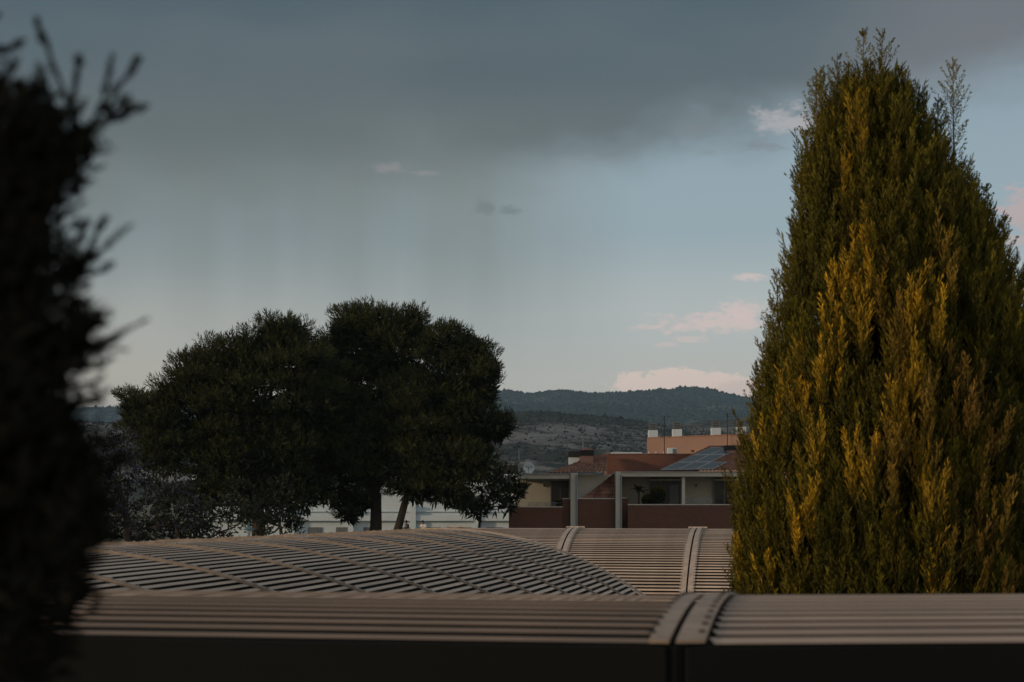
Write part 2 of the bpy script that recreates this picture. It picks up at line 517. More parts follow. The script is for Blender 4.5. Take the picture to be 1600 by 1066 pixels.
def scatter_on(Vg, n, lo, hi, xlo, xhi):
    ny, nx, _ = Vg.shape
    out = []
    jj = rng.uniform(lo, hi, n) * (ny - 12); ii = rng.uniform(xlo, xhi, n) * (nx - 1)
    j0 = jj.astype(int); i0 = np.minimum(ii.astype(int), nx - 2)
    fj = (jj - j0)[:, None]; fi = (ii - i0)[:, None]
    a = Vg[j0, i0] * (1 - fi) + Vg[j0, i0 + 1] * fi; b = Vg[j0 + 1, i0] * (1 - fi) + Vg[j0 + 1, i0 + 1] * fi
    return a * (1 - fj) + b * fj


pts = np.concatenate([scatter_on(Vf, 9000, .35, .995, .30, .66), scatter_on(Vf, 1300, .97, 1.0, .30, .66)])
r = rng.uniform(2.0, 4.6, len(pts)) * np.where(rng.random(len(pts)) < .05, 1.6, 1)
pts[:, 2] += r * .4
c = np.array([0.018, 0.028, 0.026]) * rng.uniform(.6, 1.5, (len(pts), 1))
tag(blobs('mountain_woods', pts, r, c, MT['leaf_dark']), 'dark blue-green woods covering the far mountain ridge', 'woods', kind='stuff')
pts = scatter_on(Vn, 22000, .2, 1.0, .36, .66)
dens = fbm(pts[:, 0] / 40, pts[:, 2] / 8, 4, 3)
bare = np.minimum(np.hypot((pts[:, 0] - 38) / 44, (pts[:, 2] - 50) / 9), np.hypot((pts[:, 0] - 22) / 32, (pts[:, 2] - 40) / 6))
pts = pts[(dens > -.35) & ((bare > 1) | (rng.random(len(pts)) < .42))]
r = rng.uniform(.4, 1.2, len(pts)) * np.where(rng.random(len(pts)) < .05, 1.8, 1); pts[:, 2] += r * .4
c = np.array([0.032, 0.038, 0.036]) * rng.uniform(.6, 1.6, (len(pts), 1))
tag(blobs('hillside_scrub', pts, r, c, MT['leaf_dark']), 'dark scrub dotted over the pale rocky terraces of the nearer hill', 'scrub', kind='stuff')

# haze: closed box of thin air round everything
hz = MB(); hz.box(-9500, 9500, -400, 9400, -4.5, 420)
hm = bpy.data.materials.new('haze air'); hm.use_nodes = True
for n in list(hm.node_tree.nodes):
    if n.type != 'OUTPUT_MATERIAL': hm.node_tree.nodes.remove(n)
pv = hm.node_tree.nodes.new('ShaderNodeVolumePrincipled')
pv.inputs['Color'].default_value = (0.48, 0.74, 0.98, 1); pv.inputs['Density'].default_value = 0.00008
hm.node_tree.links.new(pv.outputs[0], [n for n in hm.node_tree.nodes if n.type == 'OUTPUT_MATERIAL'][0].inputs['Volume'])
hzo = hz.build('haze', hm)
tag(hzo, 'pale blue evening haze in the air before the far hills', 'haze', kind='stuff')

# ------------------------------------------------------------------ barrel roofs
TH = math.radians(10.0)
AX = Vector((math.cos(TH), -math.sin(TH), 0))      # runs right, a little towards us
PD = Vector((math.sin(TH), math.cos(TH), 0))       # runs away from us
PITCH = 0.12


def slat_mesh(L, *a, matl='slat', **k):
    me = slat_mesh_(L, *a, **k); me.materials[0] = MT[matl]; return me


def slat_mesh_(L, w=0.060, t=0.0012, lip=0.0008):
    """one pressed strip, x along the slat, crown up, small turned-down lips"""
    prof = [(-w / 2, -lip), (-w / 2, 0), (-w / 2 + .006, t * .6), (0, t), (w / 2 - .006, t * .6), (w / 2, 0), (w / 2, -lip)]
    inner = [(w / 2 - .004, -lip), (0, -.0006), (-w / 2 + .004, -lip)]
    ring = prof + inner; k = len(ring)
    v = [(-L / 2, a, b) for a, b in ring] + [(L / 2, a, b) for a, b in ring]
    f = [(i, (i + 1) % k, k + (i + 1) % k, k + i) for i in range(k)]
    f = [tuple(reversed(q)) for q in f]
    f += [tuple(range(k)), tuple(range(2 * k - 1, k - 1, -1))]
    me = bpy.data.meshes.new('slat'); me.from_pydata(v, [], f); me.update(); me.materials.append(MT['slat'])
    return me


def arc_strip(m, ax_pt, along, across, R, u0, u1, w, lift, th, n=40, skew=0.0):
    """curved strip that follows the vault from u0 to u1 (arc length), w wide, th thick, lifted above the slats.
    ax_pt: crest point; along: axis; across: horizontal direction of growing u"""
    rows = []
    for i in range(n + 1):
        q = u0 + (u1 - u0) * i / n; a = q / R
        nrm = across * math.sin(a) + Vector((0, 0, 1)) * math.cos(a)
        c = ax_pt + across * (R * math.sin(a)) + Vector((0, 0, -R * (1 - math.cos(a)))) + along * (skew * (q - u0))
        rows.append([c - along * w / 2 + nrm * lift, c + along * w / 2 + nrm * lift,
                     c + along * w / 2 + nrm * (lift + th), c - along * w / 2 + nrm * (lift + th)])
    k = len(m.v)
    for r_ in rows: m.v += [tuple(p) for p in r_]
    for i in range(n):
        for j in range(4):
            j2 = (j + 1) % 4
            m.f.append((k + i * 4 + j, k + i * 4 + j2, k + i * 4 + 4 + j2, k + i * 4 + 4 + j))
    m.f.append((k, k + 3, k + 2, k + 1)); e = k + n * 4; m.f.append((e, e + 1, e + 2, e + 3))


def bolts(m, ax_pt, along, across, R, qs, off, lift, r=0.007, h=0.006, n=6, skew=0.0, q0=0.0):
    for q in qs:
        a = q / R
        nrm = across * math.sin(a) + Vector((0, 0, 1)) * math.cos(a)
        tg = across * math.cos(a) - Vector((0, 0, 1)) * math.sin(a)
        c = ax_pt + across * (R * math.sin(a)) + Vector((0, 0, -R * (1 - math.cos(a)))) + along * (off + skew * (q - q0)) + nrm * lift
        k = len(m.v)
        for z in (0, h):
            for j in range(n):
                t = 2 * math.pi * j / n
                m.v.append(tuple(c + (along * math.cos(t) + tg * math.sin(t)) * r + nrm * z))
        for j in range(n): m.f.append((k + j, k + (j + 1) % n, k + n + (j + 1) % n, k + n + j))
        m.f.append(tuple(k + n + j for j in range(n)))


def vault(root, crest0, along, across, R, bays, q_lo, q_hi, qphase=0.0, keep=lambda p: True, slatm='slat', visible=None):
    """slats of a barrel roof. crest0: crest point where the axis coordinate is 0; bays: list of (s0, s1)"""
    base = parent_world(root)
    items = []
    for (s0, s1) in bays:
        L = s1 - s0
        q = q_lo + qphase
        while q < q_hi:
            a = q / R
            c = crest0 + along * ((s0 + s1) / 2) + across * (R * math.sin(a)) - Vector((0, 0, R * (1 - math.cos(a))))
            nrm = across * math.sin(a) + Vector((0, 0, 1)) * math.cos(a)
            tg = across * math.cos(a) - Vector((0, 0, 1)) * math.sin(a)
            items.append((c, nrm, tg, L))
            q += PITCH
    def size(it):
        c = it[0]; e1 = c + along * it[3] / 2; e0 = c - along * it[3] / 2
        p = [(800 + F * v.x / v.y, HOR - F * (v.z - HC) / v.y) for v in (e0, e1)]
        vx = max(min(p[0][0], p[1][0]), -1e9); mx = (p[0][0] + p[1][0]) / 2
        infr = -60 < mx < 1660 and (visible is None or visible(mx, (p[0][1] + p[1][1]) / 2, it))
        return (1 if infr else 0, math.hypot(p[0][0] - p[1][0], p[0][1] - p[1][1]) * 400 / c.y)
    items.sort(key=size, reverse=True)
    n_ind = min(300, sum(1 for it in items if size(it)[0]))
    cache = {}
    for it in items[:n_ind]:
        c, nrm, tg, L = it
        key = round(L, 3)
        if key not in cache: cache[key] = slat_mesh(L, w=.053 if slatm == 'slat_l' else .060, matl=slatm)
        o = bpy.data.objects.new('slat', cache[key]); link(o, root)
        R_ = Matrix((along, tg, nrm)).transposed()
        if R_.determinant() < 0: R_ = Matrix((-along, tg, nrm)).transposed()
        o.matrix_local = Matrix.Translation(c - base) @ R_.to_4x4()
        o.rotation_euler.rotate_axis('X', random.uniform(-.022, .022))
    rest = items[n_ind:]
    if rest:
        V = []; Fs = []
        k = 0
        for c, nrm, tg, L in rest:
            w, t, lip = .060, .0012, .0008
            pr = [(-w / 2, -lip), (-w / 2 + .004, t * .6), (0, t), (w / 2 - .004, t * .6), (w / 2, -lip)]
            for sg in (-1, 1):
                for a, b in pr: V.append(c + along * (sg * L / 2) + tg * a + nrm * b)
            for i in range(4): Fs.append((k + i, k + i + 1, k + 6 + i, k + 5 + i))
            Fs.append((k + 4, k, k + 5, k + 9))
            k += 10
        o = npmesh('slat_field', np.array(V), np.array(Fs), MT[slatm], root, origin=base)
        o['kind'] = 'stuff'
    # dark deck under the slats
    s0 = min(b[0] for b in bays); s1 = max(b[1] for b in bays)
    m = MB(); n = 36; rows = []
    for i in range(n + 1):
        a = (q_lo + (q_hi - .05 - q_lo) * i / n) / R
        for dz in (-.022, -.042):
            c = crest0 + across * ((R + dz) * math.sin(a)) - Vector((0, 0, R - (R + dz) * math.cos(a)))
            rows.append((c + along * s0, c + along * s1))
    for a, b in rows: m.v += [tuple(a), tuple(b)]
    for i in range(n):
        k = i * 4
        m.f += [(k, k + 1, k + 5, k + 4), (k + 2, k + 6, k + 7, k + 3)]
    m.build('roof_deck', MT['deck'], root)
    return base


# --- middle roof: runs away from us towards the right; rounded, slopes down to the right
K = 1.2
MTH = math.radians(9.89)
MA = Vector((math.sin(MTH), math.cos(MTH), -0.0092)).normalized()    # its axis, falling very slightly away
MX = Vector((math.cos(MTH), -math.sin(MTH), 0))
mid_R, mid_L = 5.89 * K, 1.889 * K
mid0 = Vector((-6.19 * K, 0, HC - (0.41 - 0.0092 * 12) * K))
s_end = 29.13 * K
s_first = 11.98 * K
edges = [s_first + mid_L * i for i in range(-1, 9)]
edges = [e for e in edges if e < s_end - .4] + [s_end]
bays = [(a + .012, b - .012) for a, b in zip(edges[:-1], edges[1:])]
rt = thing('barrel_roof', 'long low barrel roof of brownish slats with many cross seams, under the pines', 'roof',
           tuple(mid0 + MA * (s_first) - Vector((0, 0, mid0.z))))
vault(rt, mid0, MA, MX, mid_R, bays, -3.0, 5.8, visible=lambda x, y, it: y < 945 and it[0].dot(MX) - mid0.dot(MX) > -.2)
for i, e in enumerate(edges):
    last = (i == len(edges) - 1)
    m = MB(); arc_strip(m, mid0 + MA * e, MA, MX, mid_R, -3.0, 5.8, .15 if last else .08, .006, .03 if last else .026, 60)
    st = m.build('end_trim' if last else 'seam_strip', MT['flash' if last else 'seam'], rt)
    m = MB()
    qs = np.arange(-3.0 + PITCH / 2, 5.8, PITCH)
    bolts(m, mid0 + MA * e, MA, MX, mid_R, qs, 0, .036 if last else .032, .012, .012)
    b = m.build('bolt_row', MT['seam'], st, origin=parent_world(rt)); b['kind'] = 'stuff'
# side walls that carry it
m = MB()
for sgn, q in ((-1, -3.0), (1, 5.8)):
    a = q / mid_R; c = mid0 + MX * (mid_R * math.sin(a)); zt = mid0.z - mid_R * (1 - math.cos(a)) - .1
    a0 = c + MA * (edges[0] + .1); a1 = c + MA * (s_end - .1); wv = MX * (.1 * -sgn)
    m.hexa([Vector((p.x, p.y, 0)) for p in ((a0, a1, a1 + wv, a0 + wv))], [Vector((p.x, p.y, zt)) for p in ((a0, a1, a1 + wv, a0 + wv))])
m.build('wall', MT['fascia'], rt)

# --- right-hand roof beyond it: runs across the view
rD, rR, rh = 36.5 * K, 5.0 * K, 0.70 * K
r0 = PD * rD + Vector((0, 0, HC - rh))


def seam_s(px):           # axis coordinate where the crest line crosses an image column
    dx = (px - 800) / F
    t = rD / (dx * PD.x + PD.y)
    p = Vector((dx * t, t, 0)); return p.dot(AX)


sa, sb = seam_s(898.5), seam_s(1090)
step = sb - sa
redges = [sa - step, sa, sb, sb + step, sb + 2 * step, sb + 3 * step]
GAP = .30
bays = [(a + GAP / 2, b - GAP / 2) for a, b in zip(redges[:-1], redges[1:])]
rr = thing('barrel_roof', 'smooth barrel roof with fine horizontal slats between the house and the cypress', 'roof',
           tuple(r0 + AX * sb - Vector((0, 0, r0.z))))
vault(rr, r0, AX, -PD, rR, bays, -3.2, 5.0, visible=lambda x, y, it: 740 < x < 1300 and y < 945)
for e in redges:
    for sgn in (-1, 1):
        m = MB(); arc_strip(m, r0 + AX * (e + sgn * .095), AX, -PD, rR, -3.2, 5.0, .15, .008, .016, 50)
        st = m.build('flashing', MT['flash'], rr)
        m = MB(); bolts(m, r0 + AX * (e + sgn * .095), AX, -PD, rR, np.arange(-3.1, 5.0, PITCH), sgn * .055, .024, .014, .01)
        b = m.build('bolt_row', MT['bolt'], st, origin=parent_world(rr)); b['kind'] = 'stuff'
    m = MB(); arc_strip(m, r0 + AX * e, AX, -PD, rR, -3.2, 5.0, .05, -.03, .01, 40)
    m.build('joint_gap', MT['deck'], rr)
    m = MB(); c = r0 + AX * e
    m.tube([c + PD * .1 + AX * -.24 + Vector((0, 0, .025)), c + PD * .1 + AX * .24 + Vector((0, 0, .025))], .028, 8)
    m.build('ridge_cap', MT['flash'], rr)
m = MB()
for sgn, q in ((-1, 5.0), (1, -3.2)):
    a = q / rR; c = r0 - PD * (rR * math.sin(a)); zt = r0.z - rR * (1 - math.cos(a)) - .1
    a0 = c + AX * (redges[0] + .05); a1 = c + AX * (redges[-1] - .05); wv = PD * (.1 * -sgn)
    m.hexa([Vector((p.x, p.y, 0)) for p in (a0, a1, a1 + wv, a0 + wv)], [Vector((p.x, p.y, zt)) for p in (a0, a1, a1 + wv, a0 + wv)])
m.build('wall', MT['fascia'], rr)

# --- front roofs, close to the lens and out of focus
fe, fR, foff = 4.2, 9.0, 0.92           # eave distance, radius, crest beyond the eave
f0 = PD * (fe + foff) + Vector((0, 0, HC - .35 + foff ** 2 / (2 * fR) - .012))


def front_x(px, d):       # axis coordinate on the eave line where it meets an image column
    dx = (px - 800) / F; t = d / (dx * PD.x + PD.y)
    return Vector((dx * t, t, 0)).dot(AX)


sj = front_x(1050, fe)                   # corner between the two front roofs
fl = thing('barrel_roof', 'near left roof with dark slots and a thick rounded end flashing at the corner', 'roof', tuple(f0 + AX * sj - Vector((0, 0, f0.z))))
Q0 = -1.9
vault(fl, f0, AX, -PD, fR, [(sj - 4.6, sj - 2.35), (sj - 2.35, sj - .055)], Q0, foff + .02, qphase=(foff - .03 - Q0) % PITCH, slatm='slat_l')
m = MB(); arc_strip(m, f0 + AX * (sj - .031), AX, -PD, fR, Q0, foff + .016, .050, .002, .008, 40)
m.build('flashing', MT['flash_f'], fl, smooth=False)
m = MB(); bolts(m, f0 + AX * (sj - .058), AX, -PD, fR, np.arange(Q0 + ((foff - .03 - Q0) % PITCH) + PITCH / 2, foff, PITCH), 0, .010, .011, .004, 10)
b = m.build('slot_end', MT['bolt'], fl); b['kind'] = 'stuff'
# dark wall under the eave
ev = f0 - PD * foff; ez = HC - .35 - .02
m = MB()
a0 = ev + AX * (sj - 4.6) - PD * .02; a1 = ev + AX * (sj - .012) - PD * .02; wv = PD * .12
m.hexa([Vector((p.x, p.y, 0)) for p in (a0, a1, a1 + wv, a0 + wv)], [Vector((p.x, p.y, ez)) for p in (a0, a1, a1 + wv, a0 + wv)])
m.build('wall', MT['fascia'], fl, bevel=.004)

m = MB(); cpp = ev + AX * sj + PD * .035
m.tube([(cpp.x, cpp.y, 0), (cpp.x, cpp.y, ez - .002)], .045, 12); m.build('corner_post', MT['fascia'], fl)

# the right front roof turns away by fourteen degrees
TB = math.radians(-4.0)
AX2 = Vector((math.cos(TB), -math.sin(TB), 0)); PD2 = Vector((math.sin(TB), math.cos(TB), 0))
corner = ev + AX * (sj + .012)
g0 = corner + PD2 * foff; g0.z = f0.z
fr = thing('barrel_roof', 'near right roof of pale slats in front of the golden cypress', 'roof', (corner.x, corner.y, 0))
skl = math.tan(TH - TB)
base = parent_world(fr)
q = foff - .03
n_s = 0
while q > Q0:
    a = q / fR
    sx0 = .085 + skl * (foff - q) * 1.0
    for (l0, l1) in ((sx0, 1.75), (1.76, 3.6)):
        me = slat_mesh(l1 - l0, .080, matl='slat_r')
        o = bpy.data.objects.new('slat', me); link(o, fr)
        nrm = -PD2 * math.sin(a) + Vector((0, 0, 1)) * math.cos(a); tg = -PD2 * math.cos(a) - Vector((0, 0, 1)) * math.sin(a)
        cpt = g0 - PD2 * (fR * math.sin(a)) - Vector((0, 0, fR * (1 - math.cos(a)))) + AX2 * ((l0 + l1) / 2)
        o.matrix_local = Matrix.Translation(cpt - base) @ Matrix((-AX2, tg, nrm)).transposed().to_4x4()
    q -= PITCH
m = MB(); arc_strip(m, g0 + AX2 * .032, AX2, -PD2, fR, foff + .012, Q0, .072, .002, .008, 40, skew=skl * -1 * -1 if False else -skl)
m.build('flashing', MT['flash_f'], fr)
m = MB(); bolts(m, g0 + AX2 * .037, AX2, -PD2, fR, np.arange(foff - .09, Q0, -PITCH), .012, .0125, .009, .004, 10, skew=-skl, q0=foff + .03)
b = m.build('bolt_row', MT['bolt'], fr); b['kind'] = 'stuff'
m = MB(); n = 30; rows = []
for i in range(n + 1):
    a = (Q0 + (foff - .03 - Q0) * i / n) / fR
    c = g0 - PD2 * ((fR - .022) * math.sin(a)) - Vector((0, 0, fR - (fR - .022) * math.cos(a)))
    m.v += [tuple(c + AX2 * .01), tuple(c + AX2 * 3.6), tuple(c + AX2 * .01 - Vector((0, 0, .02))), tuple(c + AX2 * 3.6 - Vector((0, 0, .02)))]
for i in range(n):
    k = i * 4; m.f += [(k, k + 1, k + 5, k + 4), (k + 2, k + 6, k + 7, k + 3)]
m.build('roof_deck', MT['deck'], fr)
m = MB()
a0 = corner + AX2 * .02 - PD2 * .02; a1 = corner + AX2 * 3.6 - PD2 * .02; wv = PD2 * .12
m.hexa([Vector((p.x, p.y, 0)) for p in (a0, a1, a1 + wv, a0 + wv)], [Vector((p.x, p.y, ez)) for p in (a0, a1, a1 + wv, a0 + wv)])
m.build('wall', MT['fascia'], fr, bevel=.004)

# ------------------------------------------------------------------ buildings
HY = 100.0
hs = thing('terraced_house', 'terraced house with brick balcony parapets, recessed terraces and tiled roofs', 'house', (P(975, 775, HY).x, HY, 0))


def tile_patch(m, bl, br, tr_, tl, nc, nr, r=.085, step=.06):
    """curved clay tiles in columns and overlapping rows over a quad"""
    bl, br, tr_, tl = map(Vector, (bl, br, tr_, tl))
    nrm = (br - bl).cross(tl - bl).normalized()
    if nrm.z < 0: nrm = -nrm
    sub = 4
    k = len(m.v); W = nc * sub + 1
    lines = []
    for j in range(nr):
        lines += [(j / nr, step), ((j + 1) / nr, 0.0)]
    for v, h in lines:
        for i in range(W):
            u = i / (W - 1)
            p = (bl * (1 - u) + br * u) * (1 - v) + (tl * (1 - u) + tr_ * u) * v
            m.v.append(tuple(p + nrm * (h + r * abs(math.sin(math.pi * (u * nc + .0))))))
    for j in range(len(lines) - 1):
        for i in range(W - 1):
            m.f.append((k + j * W + i, k + j * W + i + 1, k + (j + 1) * W + i + 1, k + (j + 1) * W + i))


def wall_px(name, matl, px0, px1, py0, py1, Y, depth, parent=hs, bevel=0.0):
    return pbox(name, matl, parent, px0, px1, py0, py1, Y, depth, bevel)


GY = HOR + HC / HY * F          # image row of the ground at the house
# back walls of the recesses
wall_px('wall', MT['cream'], 806, 891, 748, GY, HY + 3.2, .3)
wall_px('wall', MT['pale'], 891, 962, 741.5, GY, HY + 1.0, .3)
wall_px('wall', MT['cream'], 970, 1170, 744, GY, HY + 3.2, .3)
# slabs over the terraces
wall_px('roof_slab', MT['pale'], 808, 891, 741, 748.5, HY - .2, 3.9, bevel=.03)
wall_px('roof_slab', MT['pale'], 970, 1164, 737.5, 745, HY - .2, 3.9, bevel=.03)
# dividing fins and the slim post
wall_px('dividing_wall', MT['pale'], 891.5, 902.5, 739, GY, HY - .35, 3.1, bevel=.02)
wall_px('dividing_wall', MT['pale'], 962, 970, 737, GY, HY - .35, 3.5, bevel=.02)
wall_px('post', MT['pale'], 1065.5, 1070.5, 745, 788, HY + .02, .16)
# parapets
for (a, b, t, dy, bm) in ((795, 879, 793, 0, 'brick'), (879, 891.3, 780, .15, 'brick'), (902.8, 961.8, 780, .1, 'brick'),
                          (970.3, 981, 779, 1.0, 'brick'), (981, 1143, 789.5, -.05, 'brick'), (1143, 1172, 776.5, .1, 'brick')):
    w_ = wall_px('parapet', MT[bm], a, b, t, GY, HY + dy, .24)
    pa = P(a, t, HY); pb = P(b, t, HY)
    c_ = boxo('coping', MT['coping'], hs, pa.x - .01, pb.x + .01, HY + dy - .03, HY + dy + .27, pa.z + .003, pa.z + .06)
# side return of the left parapet
wall_px('parapet', MT['brick'], 795, 800, 793.2, GY, HY + .26, 2.8)
zf_ = P(0, 800, HY + .8).z
for (a_, b_) in ((800, 891), (982, 1170)):
    boxo('terrace_floor', MT['pale'], hs, P(a_, 0, HY).x + .02, P(b_, 0, HY).x - .02, HY + .3, HY + 3.19, zf_ - .15, zf_)
# doors onto the terraces
def glazed(a, b, t, bot, panes, Y=HY + 3.05):
    w = wall_px('door', MT['dark'], a, b, t, bot, Y, .10)
    for i in range(panes + 1):
        x = P(a + (b - a) * i / panes, t, Y).x
        f_ = boxo('frame', MT['shutter'], w, x - .03, x + .03, Y - .03, Y - .003, P(0, bot, Y).z, P(0, t, Y).z)
glazed(861, 890, 748, 800, 2); glazed(1016, 1064, 746, 800, 3); glazed(1116, 1163, 746, 800, 3)
boxo('shutter', MT['shutter'], hs, P(1046, 0, HY + 2.9).x, P(1060, 0, HY + 2.9).x, HY + 2.9, HY + 3.0, P(0, 790, HY).z, P(0, 757, HY).z)
# handrails behind the parapets
for (a, b, top, dy) in ((1072, 1112, 779, .6), (826, 880, 786, .6)):
    m = MB(); 
    for yy in (top, top + 3.4, top + 6.8):
        m.tube([P(a, yy, HY + dy), P(b, yy, HY + dy)], .025, 6)
    for x in np.linspace(a, b, 5): m.tube([P(x, top, HY + dy), P(x, 800, HY + dy)], .025, 6)
    m.build('railing', MT['grey'], hs)
for px_ in (896.5, 966):
    m = MB(); m.tube([P(px_ + 4.6, 742, HY - .42), P(px_ + 4.6, GY, HY - .42)], .045, 8); m.build('downpipe', MT['grey'], hs)
for a_, b_ in ((861, 890), (1016, 1064), (1116, 1163)):
    wall_px('blind_box', MT['pale'], a_, b_, 748.6, 751.2, HY + 2.8, .2)
for px_ in (850, 1088):
    wall_px('wall_lamp', MT['black'], px_ - 1, px_ + 1, 757, 760.5, HY + 3.08, .1)
for (a_, b_) in ((808, 891), (970, 1164)):
    wall_px('gutter', MT['grey'], a_, b_, 740 if a_ == 808 else 736.6, 741.2 if a_ == 808 else 737.7, HY - .3, .09)
# low tiled lean-to between the fins; rows climb to the right
m = MB(); tile_patch(m, P(908, 780, HY + .3), P(962, 780.5, HY + .2), P(962, 741, HY + .95), P(958, 742, HY + .95), 9, 6)
m.build('roof', MT['tile'], hs)
m = MB(); tile_patch(m, P(857, 741, HY - .1), P(949, 740, HY), P(949, 711.5, HY + 4.5), P(931, 713, HY + 4.5), 14, 10)
m.build('roof', MT['tile'], hs)
RA, RB, RC, RD = P(1027, 737.5, HY - .1), P(1180, 737.5, HY - .1), P(1196, 698, HY + 5), P(1110, 698, HY + 5)
m = MB(); tile_patch(m, RA, RB, RC, RD, 26, 14)
m.build('roof', MT['tile'], hs)
# brick attic box
wall_px('attic_wall', MT['brick2'], 948.5, 1092, 710, 746, HY + 5.0, 3, bevel=.0)
pa, pb = P(948.5, 710, HY + 5.0), P(1092, 710, HY + 5.0)
boxo('coping', MT['tile'], hs, pa.x - .02, pb.x + .02, HY + 4.96, HY + 8.04, pa.z + .003, pa.z + .05)
wall_px('parapet', MT['white'], 955, 1003, 706.8, 712, HY + 9, .2)
# house body behind, so nothing is hollow
wall_px('wall', MT['cream'], 808, 1175, 748, GY, HY + 3.7, 5.5)


def chimney(parent, a, b, top, base, Y, body, capm, cap_h, dome=False, louvre=0, w=None):
    pa, pb = P(a, base, Y), P(b, top, Y); d = pb.x - pa.x
    c = boxo('chimney', body, parent, pa.x, pb.x, Y, Y + d, pa.z, pb.z, .01)
    zc = pb.z; h = cap_h / F * Y
    if louvre:
        for i in range(louvre):
            z0 = zc + h * (i + .35) / louvre
            boxo('louvre', capm, c, pa.x - .02 if i % 1 == 0 else pa.x, pb.x + .02, Y - .02, Y + d + .02, z0, z0 + h / louvre * .45)
        boxo('cowl', capm, c, pa.x + d * .2, pb.x - d * .2, Y + d * .2, Y + d * .8, zc, zc + h * .98)
    else:
        boxo('cowl', capm, c, pa.x - .05, pb.x + .05, Y - .05, Y + d + .05, zc + .002, zc + h)
    if dome:
        m = MB(); m.lathe(((pa.x + pb.x) / 2, Y + d / 2, zc + h + .002), [(d * .62, 0), (d * .6, .04), (d * .35, .10), (d * .05, .13)], 10)
        m.build('tile_cap', MT['tile'], c)
    return c


chimney(hs, 889, 905.5, 714.5, 734, HY + 3.0, MT['white'], MT['black'], 9)
chimney(hs, 907, 927, 712, 731, HY + 2.2, MT['pinkr'], MT['black'], 8.5, dome=True)
c_ = chimney(hs, 1135, 1180, 703.5, 724, HY + 3.4, MT['pinkr'], MT['black'], 7.5)
m = MB(); m.tube([P(1153, 720, HY + 3.3), P(1153, 700, HY + 3.3)], .07, 8); m.build('pipe', MT['black'], c_)

# solar panels on the right roof
def roof_pt(px, py):     # where the sight line meets the roof plane, lifted a little
    n_ = (RB - RA).cross(RD - RA).normalized()
    if n_.z < 0: n_ = -n_
    o = Vector((0, 0, HC)); d = P(px, py, 1.0) - o
    t = (RA + n_ * .16 - o).dot(n_) / d.dot(n_)
    return o + d * t, n_


pidx = 0
names = {(0, 0): 'lower left solar panel nearest the brick attic wall', (0, 1): 'middle solar panel of the bottom row above the terrace slab', (0, 2): 'bottom right solar panel sticking out over the roof tiles',
         (1, 0): 'left solar panel of the middle row', (1, 1): 'right solar panel of the middle row', (2, 0): 'top left solar panel against the salmon building', (2, 1): 'top right solar panel beside the pink chimney'}
for row, ncol in ((0, 3), (1, 2), (2, 2)):
    for cidx in range(ncol):
        def gp(i, j):
            sh = 1 - .045 * j
            x = 1032 + 27.6 * sh * i + 26.3 * j; y = 733.8 - 11.6 * j - .35 * i
            return roof_pt(x, y)[0]
        _, nr_ = roof_pt(1080, 720)
        q4 = [gp(cidx + .02, row + .02), gp(cidx + .98, row + .02), gp(cidx + .98, row + .98), gp(cidx + .02, row + .98)]
        cen = sum(q4, Vector()) / 4
        tp = thing('solar_panel', names[(row, cidx)], 'solar panel', tuple(cen), 0, 'solar panels on the tiled roof')
        inn = [cen + (p - cen) * .93 for p in q4]
        m = MB(); dn = nr_ * .04
        # frame as four bars
        for i in range(4):
            j = (i + 1) % 4
            m.hexa([q4[i] - dn, q4[j] - dn, inn[j] - dn, inn[i] - dn], [q4[i], q4[j], inn[j], inn[i]])
        m.build('frame', MT['frame'], tp)
        m = MB(); m.hexa([p - dn for p in inn], [p - nr_ * .008 for p in inn]); m.build('glass', MT['cell'], tp)

# satellite dish on the left flat roof
dc = P(826, 731.5, HY + .6)
ds = thing('satellite_dish', 'round white satellite dish with dark lettering on the flat roof', 'satellite dish', (dc.x, dc.y, P(826, 741, HY + .6).z))
m = MB(); rr_ = .335; k = 24
V0 = []
for ring in range(5):
    f_ = ring / 4
    for j in range(k):
        t = 2 * math.pi * j / k
        V0.append((dc.x + rr_ * f_ * math.cos(t), dc.y - .07 * f_ * f_ - .02 * 0, dc.z + rr_ * 1.04 * f_ * math.sin(t)))
for ring in range(4):
    for j in range(k):
        j2 = (j + 1) % k
        m.f.append((ring * k + j, ring * k + j2, ring * k + k + j2, ring * k + k + j))
m.v = V0
db = m.build('dish', MT['dish'], ds, smooth=True)
sm = db.modifiers.new('solid', 'SOLIDIFY'); sm.thickness = .015
m = MB(); m.tube([dc + Vector((0, .05, 0)), Vector((dc.x, dc.y + .08, P(826, 742, HY + .6).z))], .025, 8); m.build('mast', MT['grey'], ds)
m = MB(); m.tube([dc + Vector((0, -.07, -.32)), dc + Vector((0, -.42, -.06))], .014, 6); m.tube([dc + Vector((0, -.40, -.08)), dc + Vector((0, -.50, .02))], .035, 8)
m.build('feed_arm', MT['grey'], ds)
tcu = bpy.data.curves.new('lettering', 'FONT'); tcu.body = 'Televes'; tcu.size = .155; tcu.align_x = 'CENTER'; tcu.extrude = .002
tcu.materials.append(MT['ink'])
tmp = bpy.data.objects.new('lettering_outline', tcu)
lme = bpy.data.meshes.new_from_object(tmp); bpy.data.objects.remove(tmp)
if not lme.materials: lme.materials.append(MT['ink'])
to = bpy.data.objects.new('lettering', lme); link(to, ds)
to.location = (0.02, -.085, dc.z - ds.location.z + .03); to.rotation_euler = (math.radians(90), 0, 0)


